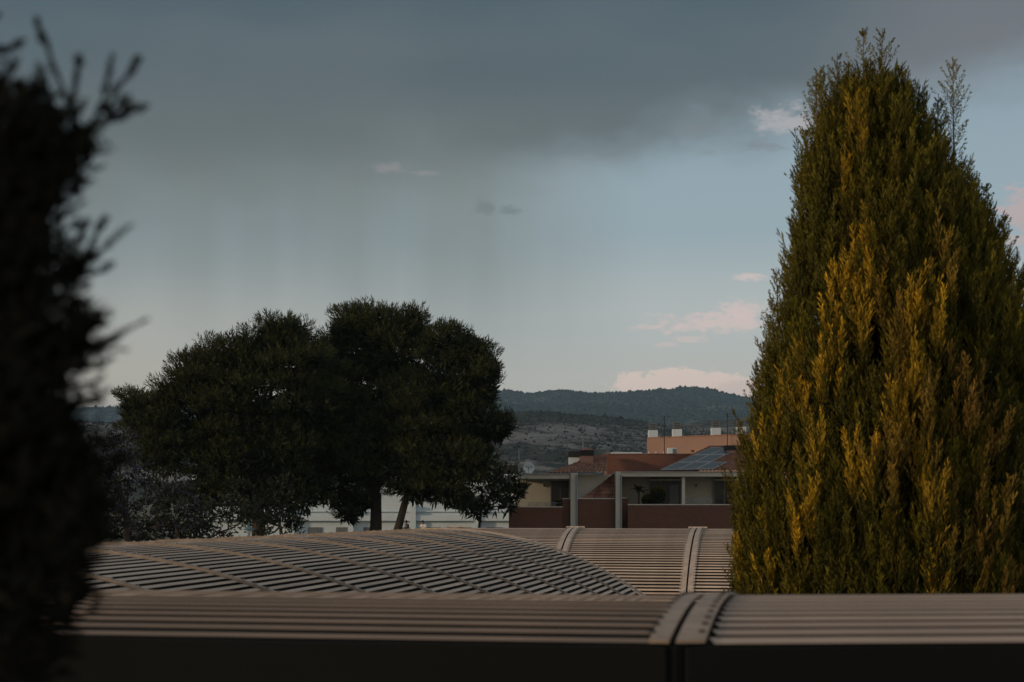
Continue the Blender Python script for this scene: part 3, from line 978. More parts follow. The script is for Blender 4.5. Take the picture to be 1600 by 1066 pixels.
def antenna(px, base, top, Y, label, arms, wob=0.0, lean=0.0):
    b, t = P(px, base, Y), P(px + lean, top, Y)
    th_ = thing('antenna', label, 'antenna', tuple(b))
    m = MB(); m.tube([b, t], .035, 6); m.build('mast', MT['grey' if arms == 'thin' else 'black'], th_)
    for z, l in ((.97, .42), (.90, .30), (.6, .22)):
        m = MB(); c = b.lerp(t, z)
        m.tube([c + Vector((-l * .2, 0, 0)), c + Vector((l, 0, .03))], .014, 5)
        for k_ in range(5):
            x = -l * .2 + l * 1.2 * k_ / 4
            m.tube([c + Vector((x, -.18, .03 * (k_ / 4))), c + Vector((x, .18, .03 * (k_ / 4)))], .009, 4)
        m.build('aerial', MT['grey' if arms == 'thin' else 'black'], th_)
    return th_


antenna(811, 742, 704, HY + 1.0, 'thin pale antenna mast left of the satellite dish', 'thin')
antenna(911, 701, 681, HY + 2.8, 'thin antenna rising behind the domed pink chimney', 'thin')
antenna(1038, 712, 650, 125, 'tall dark antenna mast in front of the salmon wall, left of the air conditioner', 'dark')
antenna(1136.5, 700, 646, 125, 'tall dark antenna mast between the two right white chimneys', 'dark')

# salmon building behind
YB0, YB1 = 134.0, 122.0
def on(px, py):          # its front wall comes nearer to the right
    xa, xb = (1011 - 800) / F * YB0, (1250 - 800) / F * YB1
    dx = (px - 800) / F
    # line through (xa,YB0),(xb,YB1)
    t = (xa * (YB1 - YB0) - YB0 * (xb - xa)) / (dx * (YB1 - YB0) - (xb - xa))
    return Vector((dx * t, t, HC + (HOR - py) / F * t))
ob = thing('apartment_building', 'salmon apartment block with white louvred chimneys behind the solar panels', 'building', (on(1090, 700).x, on(1090, 700).y, 0))
a, b = on(1011, 685), on(1250, 0)
m = MB(); zt = a.z
back = Vector((1.2, 9, 0))
m.hexa([Vector((p.x, p.y, 0)) for p in (a, b, b + back, a + back)], [Vector((p.x, p.y, zt)) for p in (a, b, b + back, a + back)])
m.build('wall', MT['orange'], ob)
m = MB()
ofs = Vector((-.04, -.06, 0))
m.hexa([Vector((p.x, p.y, zt + .003)) + ofs for p in (a, b, b + back, a + back)], [Vector((p.x, p.y, zt + .07)) + ofs for p in (a, b, b + back, a + back)])
m.build('coping', MT['tile'], ob)
for px in (1021.5, 1059.5, 1120.5, 1160, 1200):
    p = on(px, 684); p.y += .5; s_ = p.y / F
    hw = 7.2 * s_; z0 = zt + .07; z1 = z0 + 11.5 * s_
    c = boxo('chimney', MT['white'], ob, p.x - hw, p.x + hw, p.y, p.y + 2 * hw, z0 + .002, z1)
    for i in range(4):
        zz = z1 + .06 + i * 2.7 * s_
        boxo('louvre', MT['shutter'], c, p.x - hw * .82, p.x + hw * .82, p.y + hw * .18, p.y + hw * 1.82, zz, zz + 1.7 * s_)
    boxo('cowl', MT['black'], c, p.x - hw * .6, p.x + hw * .6, p.y + hw * .4, p.y + hw * 1.6, z1 + .002, z1 + 11.2 * s_)
for px0, px1 in ((1013, 1021), (1024, 1033), (1036, 1041)):
    p = on(px0, 709); q_ = on(px1, 705)
    w = boxo('window', MT['white'], ob, p.x, q_.x, p.y - .08, p.y + .1, p.z - 1.2, q_.z)
vp = on(1084, 705)
boxo('vent', MT['black'], ob, vp.x - .2, vp.x + .2, vp.y - .05, vp.y + .06, vp.z - .05, vp.z + .07)
p0 = P(1043.5, 711, 112); p1 = P(1058, 700, 112)
ac = thing('air_conditioner', 'pale air conditioner box standing behind the brick attic wall', 'air conditioner', ((p0.x + p1.x) / 2, 112, p0.z))
boxo('casing', MT['white'], ac, p0.x, p1.x, 112, 112.5, p0.z, p1.z, .02)
boxo('grille', MT['shutter'], ac, p0.x + .32, p1.x - .03, 111.98, 111.995, p0.z + .06, p1.z - .05)
m = MB(); m.box(p0.x + .05, p1.x - .05, 112.05, 112.45, 0, p0.z - .002); m.build('stand', MT['grey'], ac)

# long white building under the pines
WY = 140.0
wb = thing('white_building', 'long white building with grey ledge and low shuttered windows behind the pines', 'building', (P(560, 775, WY).x, WY, 0))
gz = HOR + HC / WY * F
wall_px('wall', MT['white'], 300, 812, 741, gz, WY, 10, wb)
wall_px('ledge', MT['white'], 300, 812, 805.5, 814, WY - .35, .34, wb)
wall_px('ledge', MT['white'], 300, 812, 798.5, 800, WY - .18, .17, wb)
for px in (455, 548, 645, 746):
    wall_px('pilaster', MT['white'], px - 4.5, px + 4.5, 790, gz, WY - .5, .49, wb)
for a_, b_ in ((481, 503), (525, 547), (568, 590), (620, 640), (665, 688), (712, 736), (760, 785)):
    wf = wall_px('window', MT['shutter'], a_, b_, 824, gz - .5, WY - .06, .1, wb)
    pa_, pb_ = P(a_, 824, WY), P(b_, gz, WY)
    for i in range(4):
        boxo('blind_slat', MT['shutter'], wf, pa_.x + .03, pb_.x - .03, WY - .085, WY - .063, pa_.z - .16 * i - .14, pa_.z - .16 * i - .02)
for a_, b_ in ((320, 350), (380, 405), (425, 445)):
    wall_px('window', MT['shutter'], a_, b_, 765, 790, WY - .04, .1, wb)
wall_px('tank', MT['black'], 784, 809, 727, 740.5, WY + 1, 1.2, wb)

# ------------------------------------------------------------------ lamp
lp = P(389, 829, 70)
lm = thing('street_lamp', 'small teal lamp with a cone hood peeping over the roof edge', 'street lamp', (lp.x, lp.y, 0))
m = MB(); m.tube([(lp.x, lp.y, 0), (lp.x, lp.y, lp.z + .02)], [.06, .04], 8); m.build('pole', MT['grey'], lm)
m = MB(); m.lathe((lp.x, lp.y, lp.z), [(.10, 0), (.22, .02), (.215, .05), (.12, .12), (.05, .17), (.03, .2), (.035, .24), (.05, .28), (.03, .32), (.005, .36)], 16)
m.build('lamp_hood', MT['teal'], lm, smooth=True)
m = MB(); m.lathe((lp.x, lp.y, lp.z - .14), [(.06, 0), (.10, .05), (.10, .135)], 12); m.build('lamp_glass', MT['white'], lm)

# ------------------------------------------------------------------ people
def skin_obj(name, pts, edges_, rad, matl, parent, lvl=2):
    me = bpy.data.meshes.new(name); me.from_pydata(pts, edges_, []); me.update()
    o = bpy.data.objects.new(name, me); link(o, parent)
    sk = o.modifiers.new('skin', 'SKIN')
    for v, r_ in zip(me.skin_vertices[0].data, rad): v.radius = (r_, r_) if not isinstance(r_, tuple) else r_
    me.skin_vertices[0].data[0].use_root = True
    sk.use_smooth_shade = True
    ss = o.modifiers.new('sub', 'SUBSURF'); ss.levels = lvl; ss.render_levels = lvl
    me.materials.append(matl)
    return o


def person(px, Y, label, shirt, trousers, facing, lean, arm_l, arm_r):
    x = (px - 800) / F * Y
    r_ = thing('person', label, 'person', (x, Y, 0), facing)
    L = lean
    # x: person's left/right, -y: the way they face
    J = dict(pel=(0, 0, .95), wai=(0, -.02 * L, 1.08), che=(0, -.10 * L, 1.30), nec=(0, -.17 * L, 1.47), hea=(0, -.20 * L, 1.56), top=(0, -.22 * L, 1.68),
             shl=(.18, -.12 * L, 1.42), shr=(-.18, -.12 * L, 1.42), hil=(.10, 0, .90), hir=(-.10, 0, .90),
             knl=(.11, -.14, .50), ank=(.11, .0, .09), tol=(.12, -.17, .04), knr=(-.11, .04, .50), anr=(-.11, .20, .10), tor=(-.12, .05, .04))
    elb, hnd = arm_l; ebr, hnr = arm_r
    pts = [J['pel'], J['wai'], J['che'], J['nec'], J['hea'], J['top'], J['shl'], elb, hnd, J['shr'], ebr, hnr,
           J['hil'], J['knl'], J['ank'], J['tol'], J['hir'], J['knr'], J['anr'], J['tor']]
    ed = [(0, 1), (1, 2), (2, 3), (3, 4), (4, 5), (2, 6), (6, 7), (7, 8), (2, 9), (9, 10), (10, 11),
          (0, 12), (12, 13), (13, 14), (14, 15), (0, 16), (16, 17), (17, 18), (18, 19)]
    rad = [(.15, .11), (.13, .10), (.16, .12), .055, .085, .075, .065, .045, .032, .065, .045, .032, .085, .06, .04, .04, .085, .06, .04, .04]
    skin_obj('body', pts, ed, rad, MT['skin'], r_)
    # shirt and trousers a touch larger
    tp = [0, 1, 2, 3]; 
    q = [(0, 0, .93), J['wai'], J['che'], (0, -.155 * L, 1.44), J['shl'], tuple(Vector(J['shl']).lerp(Vector(elb), .9)), J['shr'], tuple(Vector(J['shr']).lerp(Vector(ebr), .9))]
    skin_obj('shirt', q, [(0, 1), (1, 2), (2, 3), (2, 4), (4, 5), (2, 6), (6, 7)], [(.165, .125), (.155, .12), (.185, .14), .07, .09, .062, .09, .062], shirt, r_)
    q = [(0, 0, .97), J['hil'], J['knl'], tuple(Vector(J['ank']) + Vector((0, 0, .03))), J['hir'], J['knr'], tuple(Vector(J['anr']) + Vector((0, 0, .03)))]
    skin_obj('trousers', q, [(0, 1), (1, 2), (2, 3), (0, 4), (4, 5), (5, 6)], [(.16, .12), .105, .075, .06, .105, .075, .06], trousers, r_)
    hc = Vector(J['hea']).lerp(Vector(J['top']), .5)
    m = MB()
    n_ = 12
    prof = [(.095 * math.cos(t), .12 * math.sin(t)) for t in np.linspace(-.35, 1.5, 6)]
    m.lathe((hc.x, hc.y + .018, hc.z + .02), [(max(a_, .002), b_) for a_, b_ in prof], n_)
    m.build('hair', MT['hair'], r_, smooth=True, origin=(0, 0, 0))
    return r_


person(637, 116, 'person in dark clothes standing right beside the leaning pine trunk', MT['cloth_d'], MT['cloth_d'], math.radians(-60), .6,
       ((.26, -.05, 1.18), (.20, -.26, 1.08)), ((-.27, -.02, 1.17), (-.2, -.25, 1.10)))
person(664, 116, 'dark-haired person in a white top bending forward in front of the white building', MT['cloth_w'], MT['cloth_d'], math.radians(-40), 1.2,
       ((.33, -.2, 1.22), (.18, -.42, 1.12)), ((-.34, -.16, 1.22), (-.18, -.42, 1.15)))

# ------------------------------------------------------------------ plants
def unit(v): return v / np.maximum(np.linalg.norm(v, axis=-1, keepdims=True), 1e-9)


def rand_dirs(n):
    return unit(rng.normal(size=(n, 3)))


def blades(base, d, length, width, cols, tipcols=None, bend=0.0):
    """one flat leaf each: base, direction, length, width -> diamond of two triangles"""
    n = len(base)
    side = unit(np.cross(d, rand_dirs(n)))
    L = length[:, None]; W = width[:, None]
    up = np.cross(side, d)
    mid = base + d * L * .45 + side * W * .5; mid2 = base + d * L * .45 - side * W * .5
    tip = base + d * L + up * L * bend
    V = np.stack([base, mid, tip, mid2], 1).reshape(-1, 3)
    k = (np.arange(n) * 4)[:, None]
    Fc = np.concatenate([k + np.array([[0, 1, 2]]), k + np.array([[0, 2, 3]])], 1).reshape(-1, 3)
    if tipcols is None: tipcols = cols
    C = np.stack([cols, cols * .6 + tipcols * .4, tipcols, cols * .6 + tipcols * .4], 1).reshape(-1, 3)
    return V, Fc, C


def slivers(base, d, length, width, cols):
    """one pointed triangle each"""
    n = len(base)
    side = unit(np.cross(d, rand_dirs(n))) * (width * .5)[:, None]
    V = np.stack([base + side, base - side, base + d * length[:, None]], 1).reshape(-1, 3)
    C = np.stack([cols * .9, cols * .9, cols * 1.15], 1).reshape(-1, 3)
    return V, np.arange(n * 3).reshape(-1, 3), C


def crown_mesh(name, parts, matl, parent):
    V = []; Fc = []; C = []; k = 0
    for v, f, c in parts:
        V.append(v); Fc.append(f + k); C.append(c); k += len(v)
    return npmesh(name, np.concatenate(V), np.concatenate(Fc), matl, parent, np.concatenate(C), origin=parent_world(parent))


def lobed_crown(lobes, Y, spread, n_sub, n_tuft, n_blade, bl, bw, c_in, c_out, up=.6, sub_r=(.28, .5), flowers=None, core=0):
    """crown of many small clumps set over each lobe; lobes given as image disks"""
    parts = []
    bases = []; dirs = []; cl = []
    for (px, py, pr, ns) in lobes:
        c = np.array(P(px, py, Y)); R = pr / F * Y
        c[1] += rng.uniform(-spread, spread)
        nsub = max(3, int(n_sub * ns))
        dd = rand_dirs(nsub); rad = R * rng.uniform(.35, .82, nsub) ** .7
        sc_ = c + dd * rad[:, None] * np.array([1, 1, .95])
        sr = R * rng.uniform(*sub_r, nsub)
        tint = rng.uniform(.65, 1.3, nsub)
        for s_, r_, tn in zip(sc_, sr, tint):
            m = max(4, int(n_tuft * (r_ / .9) ** 1.6))
            e = rand_dirs(m); e[:, 2] = np.abs(e[:, 2]) * .8 + e[:, 2] * .2
            e = unit(e)
            rr2 = r_ * rng.uniform(.45, 1.05, m) ** .6
            bp = s_ + e * rr2[:, None] * np.array([1, 1, .8])
            outw = unit(bp - c)
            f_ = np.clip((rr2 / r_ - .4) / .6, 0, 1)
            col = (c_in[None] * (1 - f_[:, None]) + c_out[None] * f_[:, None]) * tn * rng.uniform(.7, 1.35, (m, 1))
            bases.append(bp); dirs.append(unit(e * .6 + outw * .4 + np.array([0, 0, up]))); cl.append(col)
    if core:
        for (px, py, pr, ns) in lobes:
            R = pr / F * Y; k_ = int(core * ns)
            e = rand_dirs(k_)
            bp = np.array(P(px, py, Y)) + e * (R * rng.random(k_) ** .5 * .62)[:, None] + np.array([0, 1, 0]) * rng.uniform(-.6, .6, (k_, 1))
            parts.append(blades(bp, unit(e + rand_dirs(k_)), rng.uniform(.35, .7, k_), rng.uniform(.10, .2, k_), np.tile(c_in * .9, (k_, 1))))
    B = np.concatenate(bases); D = np.concatenate(dirs); Cc = np.concatenate(cl)
    n = len(B)
    # each tuft: a short shoot with needles all round
    t = np.tile(np.linspace(0, 1, n_blade), n)
    Bb = np.repeat(B, n_blade, 0); Db = np.repeat(D, n_blade, 0); Cb = np.repeat(Cc, n_blade, 0)
    pos = Bb + Db * (t * bl * 1.1)[:, None]
    nd = unit(Db * .9 + rand_dirs(len(Db)) * (.95 - .5 * t)[:, None])
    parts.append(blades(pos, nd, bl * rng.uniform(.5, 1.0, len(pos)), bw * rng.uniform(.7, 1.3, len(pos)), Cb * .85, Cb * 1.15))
    if flowers:
        amt, fc, fl_ = flowers
        idx = np.nonzero(rng.random(n) < amt)[0]
        nb = 7
        Fb = np.repeat(B[idx] + D[idx] * bl * .6, nb, 0) + rng.normal(size=(len(idx) * nb, 3)) * bl * .35
        parts.append(blades(Fb, rand_dirs(len(Fb)), fl_ * rng.uniform(.6, 1.2, len(Fb)), fl_ * .7 * rng.uniform(.6, 1.2, len(Fb)),
                            np.array(fc)[None] * rng.uniform(.6, 1.3, (len(Fb), 1))))
    return parts


def limbs(m, trunk_top, lobes, Y, r0):
    for (px, py, pr, ns) in lobes:
        e = P(px, py + pr * .15, Y); s_ = Vector(trunk_top)
        mid = s_.lerp(e, .5) + Vector((random.uniform(-.3, .3), random.uniform(-.4, .4), random.uniform(-.5, .1)))
        m.tube([s_, s_.lerp(mid, .5) + Vector((0, 0, -.1)), mid, mid.lerp(e, .6), e], [r0, r0 * .8, r0 * .6, r0 * .4, r0 * .15], 7)


def pine(label, Y, base, fork, lobes, r=.32, tuft=58, core=620, group='pines behind the roofs'):
    b = P(base[0], base[1], Y); b.z = 0
    b.x = (base[0] - 800) / F * Y
    o = thing('pine_tree', label, 'tree', tuple(b), 0, group)
    f_ = P(fork[0], fork[1], Y)
    m = MB(); mid = b.lerp(f_, .5) + Vector((.05, 0, 0))
    m.tube([b, b.lerp(mid, .3), mid, f_], [r * 1.15, r, r * .85, r * .7], 10)
    limbs(m, f_, lobes, Y, r * .5)
    m.build('trunk', MT['bark'], o, smooth=True)
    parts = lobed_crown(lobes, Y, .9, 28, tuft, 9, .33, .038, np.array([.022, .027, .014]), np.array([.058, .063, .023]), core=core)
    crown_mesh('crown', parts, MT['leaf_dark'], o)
    return o


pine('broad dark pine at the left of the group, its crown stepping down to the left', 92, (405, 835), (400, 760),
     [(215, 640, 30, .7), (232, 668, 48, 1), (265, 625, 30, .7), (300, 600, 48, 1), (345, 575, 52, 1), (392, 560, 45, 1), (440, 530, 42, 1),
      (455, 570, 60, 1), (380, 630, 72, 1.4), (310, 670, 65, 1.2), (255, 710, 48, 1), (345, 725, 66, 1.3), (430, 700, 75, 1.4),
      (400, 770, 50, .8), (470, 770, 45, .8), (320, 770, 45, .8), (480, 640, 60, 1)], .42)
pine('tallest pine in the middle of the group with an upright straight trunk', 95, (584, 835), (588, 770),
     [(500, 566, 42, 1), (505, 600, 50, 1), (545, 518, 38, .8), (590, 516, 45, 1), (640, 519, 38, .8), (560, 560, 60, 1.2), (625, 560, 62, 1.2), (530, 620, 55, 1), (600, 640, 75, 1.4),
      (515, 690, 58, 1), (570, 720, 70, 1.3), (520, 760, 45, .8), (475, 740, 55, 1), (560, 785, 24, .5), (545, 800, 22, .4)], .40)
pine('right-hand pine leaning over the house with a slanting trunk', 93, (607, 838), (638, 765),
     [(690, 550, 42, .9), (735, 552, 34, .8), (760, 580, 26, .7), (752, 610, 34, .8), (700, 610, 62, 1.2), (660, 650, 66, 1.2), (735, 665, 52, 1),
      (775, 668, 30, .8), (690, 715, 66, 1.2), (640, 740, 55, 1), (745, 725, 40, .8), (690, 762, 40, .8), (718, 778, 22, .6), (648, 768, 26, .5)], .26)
pine('thin drooping pine boughs hanging just left of the brick parapet', 97, (742, 838), (752, 790),
     [(760, 762, 28, .6), (788, 748, 20, .5), (800, 772, 18, .5), (775, 786, 20, .5), (748, 798, 16, .5), (812, 765, 10, .3), (728, 790, 20, .5), (795, 792, 10, .3)], .10, 40, 160)


def broadleaf(name, label, Y, base, fork, lobes, cin, cout, flowers=None, r=.12, tuft=40, bl=.22, bw=.09, cat='tree', nsub=22, group=None):
    b = Vector(((base[0] - 800) / F * Y, Y, 0))
    o = thing(name, label, cat, tuple(b), 0, group)
    f_ = P(fork[0], fork[1], Y)
    m = MB(); m.tube([b, b.lerp(f_, .5) + Vector((.06, .05, 0)), f_], [r * 1.2, r, r * .8], 8)
    limbs(m, f_, lobes, Y, r * .55)
    m.build('trunk', MT['bark'], o, smooth=True)
    crown_mesh('crown', lobed_crown(lobes, Y, .7, nsub, tuft, 5, bl, bw, np.array(cin), np.array(cout), flowers=flowers, up=.2), MT['leaf'], o)
    return o


purple = (.10, .09, .155)
broadleaf('jacaranda_tree', 'taller purple-flowering jacaranda between the dark foreground conifer and the pines', 72, (200, 840), (195, 800),
          [(150, 715, 30, .8), (185, 700, 26, .8), (200, 735, 42, 1), (160, 760, 40, 1), (215, 775, 42, 1), (180, 805, 40, 1), (150, 810, 40, 1), (120, 760, 40, .8)],
          (.014, .017, .012), (.04, .043, .032), (.36, purple, .13), .12, 22, group='jacarandas')
broadleaf('jacaranda_tree', 'lower purple-flowering jacaranda in front of the left pine', 70, (280, 842), (275, 815),
          [(262, 770, 28, .9), (290, 785, 30, .9), (250, 800, 30, .9), (285, 815, 30, .8), (235, 820, 28, .8), (310, 810, 22, .6)],
          (.014, .017, .012), (.038, .042, .028), (.22, purple, .11), .10, 22, group='jacarandas')
broadleaf('shrub', 'dark shrub under the left pine beside the teal lamp', 84, (350, 842), (348, 830),
          [(330, 805, 30, 1), (355, 800, 30, 1), (378, 815, 26, 1), (305, 818, 28, 1), (340, 828, 26, 1), (395, 800, 24, .7)],
          (.014, .018, .012), (.035, .04, .026), None, .08, 14, cat='shrub')
broadleaf('shrub', 'dense dark evergreen shrub left of the white building windows', 88, (440, 842), (438, 822),
          [(420, 800, 36, 1.2), (445, 812, 28, 1.2), (408, 825, 26, 1.1), (458, 826, 16, .9), (440, 780, 36, 1.2), (380, 780, 30, 1)],
          (.012, .015, .010), (.03, .034, .018), None, .1, 26, cat='shrub')

broadleaf('shrub', 'low dark hedge under the two purple jacarandas', 74, (230, 845), (230, 838),
          [(170, 832, 24, 1), (205, 836, 22, 1), (240, 834, 24, 1), (275, 836, 22, 1), (305, 834, 20, 1), (140, 834, 22, 1)],
          (.012, .016, .011), (.03, .035, .024), None, .06, 22, cat='shrub')

# terrace plants
def pot_plant(px, py, label, name, rad, palm=False):
    Yp = HY + .8
    c = P(px, py, Yp); zf = P(px, 800, Yp).z
    o = thing(name, label, 'plant', (c.x, Yp, zf))
    m = MB(); m.lathe((c.x, Yp, zf), [(.17, 0), (.24, .38), (.26, .42), (.22, .42)], 12); m.build('pot', MT['pot'], o, smooth=False)
    m = MB(); m.tube([(c.x, Yp, zf + .4), (c.x + .02, Yp, c.z)], .05, 6); m.build('stem', MT['bark'], o)
    if palm:
        parts = []
        for k_ in range(26):
            az_ = rng.uniform(0, 6.28); el_ = rng.uniform(-.3, 1.2); L = rng.uniform(.4, .62)
            t = np.linspace(0, 1, 14)
            d = np.array([math.cos(az_) * math.cos(el_), math.sin(az_) * math.cos(el_), math.sin(el_)])
            line = np.array(c)[None] + d[None] * (t * L)[:, None] + np.array([0, 0, -.35]) * (t ** 2)[:, None] * L
            pos = np.repeat(line, 2, 0)
            sd_ = unit(np.cross(d, [0, 0, 1.])); dirs = np.stack([unit(d * .7 + sd_), unit(d * .7 - sd_)], 0)
            parts.append(blades(pos, np.tile(dirs, (14, 1)), np.full(28, .13), np.full(28, .03), np.tile(np.array([.02, .028, .014]), (28, 1))))
        crown_mesh('frond', parts, MT['leaf'], o)
    else:
        n = 2600; e = rand_dirs(n)
        pos = np.array(c)[None] + e * rad * rng.uniform(.6, 1.0, n)[:, None] * np.array([1, .9, 1.1])
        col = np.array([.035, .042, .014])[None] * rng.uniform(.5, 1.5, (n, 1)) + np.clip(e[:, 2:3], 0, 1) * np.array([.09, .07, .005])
        crown_mesh('crown', [blades(pos, unit(e + rand_dirs(n) * .6), np.full(n, .12), np.full(n, .05), col)], MT['leaf'], o)


pot_plant(998, 767, 'small potted palm on the right terrace', 'potted_palm', .4, True)
pot_plant(1028, 774, 'rounded potted bush with yellowish top on the right terrace', 'potted_bush', .42)
pot_plant(1012, 782, 'low dark potted shrub between the palm and the rounded bush', 'potted_shrub', .3)
pot_plant(872, 789, 'low dark potted shrub behind the left parapet', 'potted_shrub', .22)

def sprig_cloud(base, tip, r, dens, col):
    """thick cypress sprigs: dense short scale leaves round a curved stem"""
    n = len(base); per = dens
    t = np.tile((np.arange(per) + .5) / per, n)
    A = np.repeat(base, per, 0); Z = np.repeat(tip, per, 0)
    d = unit(Z - A)
    sag = np.repeat(unit(np.cross(tip - base, rand_dirs(n))) * (np.linalg.norm(tip - base, axis=1) * rng.uniform(-.12, .12, n))[:, None], per, 0)
    pos = A * (1 - t)[:, None] + Z * t[:, None] + sag * (np.sin(np.pi * t))[:, None]
    pr = unit(np.cross(d, rand_dirs(len(d))))
    nd = unit(d * 1.0 + pr * .75)
    rr = np.repeat(r, per) * (1.15 - .45 * t)
    return blades(pos, nd, rr * 2.2 * rng.uniform(.7, 1.2, len(pos)), rr * .9, np.repeat(col, per, 0) * rng.uniform(.6, 1.4, (len(pos), 1)))


# ------------------------------------------------------------------ golden cypress
CY = 16.0
cyx = (1398 - 800) / F * CY


_EY = np.array([1100, 930, 800, 650, 560, 440, 330, 260, 200, 150, 112, 85])
_EL = np.array([1165, 1146, 1147, 1180, 1195, 1224, 1250, 1260, 1273, 1294, 1336, 1370])
_ER = np.array([1640, 1655, 1650, 1636, 1618, 1582, 1538, 1494, 1456, 1428, 1400, 1380])


def env(h):              # crown radius over height (m)
    return np.interp(h, HC + (HOR - _EY) / F * CY, (_ER - _EL) / 2 / F * CY)


def lean(h):             # sideways shift of the crown's middle
    return np.interp(h, HC + (HOR - _EY) / F * CY, ((_ER + _EL) / 2 - 1398) / F * CY)


HT = HC + (HOR - 88) / F * CY
cy = thing('cypress_tree', 'big golden-tipped cypress at the right behind the near roof', 'tree', (cyx, CY, 0))
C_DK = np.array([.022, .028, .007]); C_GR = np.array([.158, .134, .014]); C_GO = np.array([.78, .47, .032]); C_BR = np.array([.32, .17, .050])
ctr = np.array([cyx, CY, 0.])


def sprays(base, d, L, n_side, spread, bl, bw, c0, c1, taper=.8, k=4, wild=.28, reach=.42):
    """feather-like upright sprays: an axis with side shoots, each a row of small scale leaves"""
    n = len(base)
    ts = (np.arange(n_side) + .5) / n_side
    t = np.tile(ts, n)
    B = np.repeat(base, n_side, 0); D = np.repeat(d, n_side, 0); LL = np.repeat(L, n_side)
    perp = unit(np.cross(D, rand_dirs(len(D))))
    sd_ = unit(D * 1.0 + perp * (spread * rng.uniform(.7, 1.3, len(D)))[:, None])
    p0 = B + D * (LL * t)[:, None] + perp * 0
    sl = LL * reach * (1 - taper * t) + .02
    tt = np.tile((np.arange(k) + .2) / k, len(p0))
    P0 = np.repeat(p0, k, 0); SD = np.repeat(sd_, k, 0); SL = np.repeat(sl, k)
    pos = P0 + SD * (SL * tt)[:, None]
    nd = unit(SD * 1.0 + np.repeat(np.repeat(d, n_side, 0), k, 0) * .5 + rand_dirs(len(SD)) * wild)
    f_ = np.clip(np.repeat(t, k) * .6 + tt * .5, 0, 1)[:, None]
    ca = np.repeat(np.repeat(c0, n_side, 0), k, 0); cb = np.repeat(np.repeat(c1, n_side, 0), k, 0)
    col = ca * (1 - f_) + cb * f_
    return slivers(pos, nd, bl * rng.uniform(.7, 1.3, len(pos)) * (.6 + .8 * SL / np.maximum(SL.max(), 1e-6)), bw * rng.uniform(.7, 1.3, len(pos)), col)


cparts = []
ncol = 245
hts = 0.05 + (HT - 1.5) * ((np.arange(ncol) * .6180339887 + rng.uniform(-.04, .04, ncol)) % 1.0)
_q = (np.arange(ncol) * .7548776662 + rng.uniform(-.02, .02, ncol)) % 1.0
azs = np.where(_q < .82, np.pi * (.95 + 1.1 * _q / .82), np.pi * 2.05 + np.pi * .9 * (_q - .82) / .18)
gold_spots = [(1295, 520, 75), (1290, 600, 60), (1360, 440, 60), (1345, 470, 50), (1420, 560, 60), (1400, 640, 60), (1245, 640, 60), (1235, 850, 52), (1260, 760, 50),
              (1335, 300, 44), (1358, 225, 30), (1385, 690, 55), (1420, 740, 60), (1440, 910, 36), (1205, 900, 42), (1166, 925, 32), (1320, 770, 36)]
brown_spots = [(1385, 700, 65), (1420, 720, 60), (1375, 770, 45), (1460, 830, 60), (1510, 840, 55), (1380, 500, 60), (1430, 500, 50), (1480, 660, 60), (1530, 690, 50), (1510, 920, 60), (1480, 450, 45)]


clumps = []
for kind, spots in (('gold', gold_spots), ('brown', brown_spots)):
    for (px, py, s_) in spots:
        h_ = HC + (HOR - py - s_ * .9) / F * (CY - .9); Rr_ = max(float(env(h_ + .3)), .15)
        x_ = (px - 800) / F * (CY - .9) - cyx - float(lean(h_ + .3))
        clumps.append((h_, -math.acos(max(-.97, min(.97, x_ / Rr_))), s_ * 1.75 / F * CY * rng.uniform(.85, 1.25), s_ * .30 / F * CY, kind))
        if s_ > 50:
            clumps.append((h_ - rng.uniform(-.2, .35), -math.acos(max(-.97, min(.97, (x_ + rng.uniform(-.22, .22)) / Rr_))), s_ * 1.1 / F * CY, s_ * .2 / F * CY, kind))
B = []; D = []; L = []; C0 = []; C1 = []
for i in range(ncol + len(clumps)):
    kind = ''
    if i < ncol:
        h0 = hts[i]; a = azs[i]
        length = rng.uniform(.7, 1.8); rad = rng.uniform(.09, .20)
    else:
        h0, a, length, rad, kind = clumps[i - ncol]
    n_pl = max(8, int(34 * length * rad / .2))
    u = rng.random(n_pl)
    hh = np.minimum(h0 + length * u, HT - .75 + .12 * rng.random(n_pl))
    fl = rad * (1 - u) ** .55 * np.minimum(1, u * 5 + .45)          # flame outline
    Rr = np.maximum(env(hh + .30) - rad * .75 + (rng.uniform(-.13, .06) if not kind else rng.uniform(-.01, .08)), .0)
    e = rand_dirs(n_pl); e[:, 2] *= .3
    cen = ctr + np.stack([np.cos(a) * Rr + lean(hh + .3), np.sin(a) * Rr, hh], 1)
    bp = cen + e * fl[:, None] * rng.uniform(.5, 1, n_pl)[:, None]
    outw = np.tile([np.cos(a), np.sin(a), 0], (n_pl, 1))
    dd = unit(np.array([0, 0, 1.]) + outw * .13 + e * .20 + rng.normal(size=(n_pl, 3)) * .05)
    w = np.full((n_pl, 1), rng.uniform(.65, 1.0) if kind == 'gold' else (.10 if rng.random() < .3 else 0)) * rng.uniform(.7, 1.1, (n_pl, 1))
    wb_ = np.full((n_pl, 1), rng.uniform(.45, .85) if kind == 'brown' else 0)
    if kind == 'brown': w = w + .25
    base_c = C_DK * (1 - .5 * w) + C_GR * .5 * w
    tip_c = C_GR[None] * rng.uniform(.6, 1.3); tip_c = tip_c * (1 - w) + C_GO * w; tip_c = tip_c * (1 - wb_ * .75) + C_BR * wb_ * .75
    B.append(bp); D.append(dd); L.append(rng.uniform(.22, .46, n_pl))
    C0.append(base_c); C1.append(tip_c * rng.uniform(.65, 1.35, (n_pl, 1)))
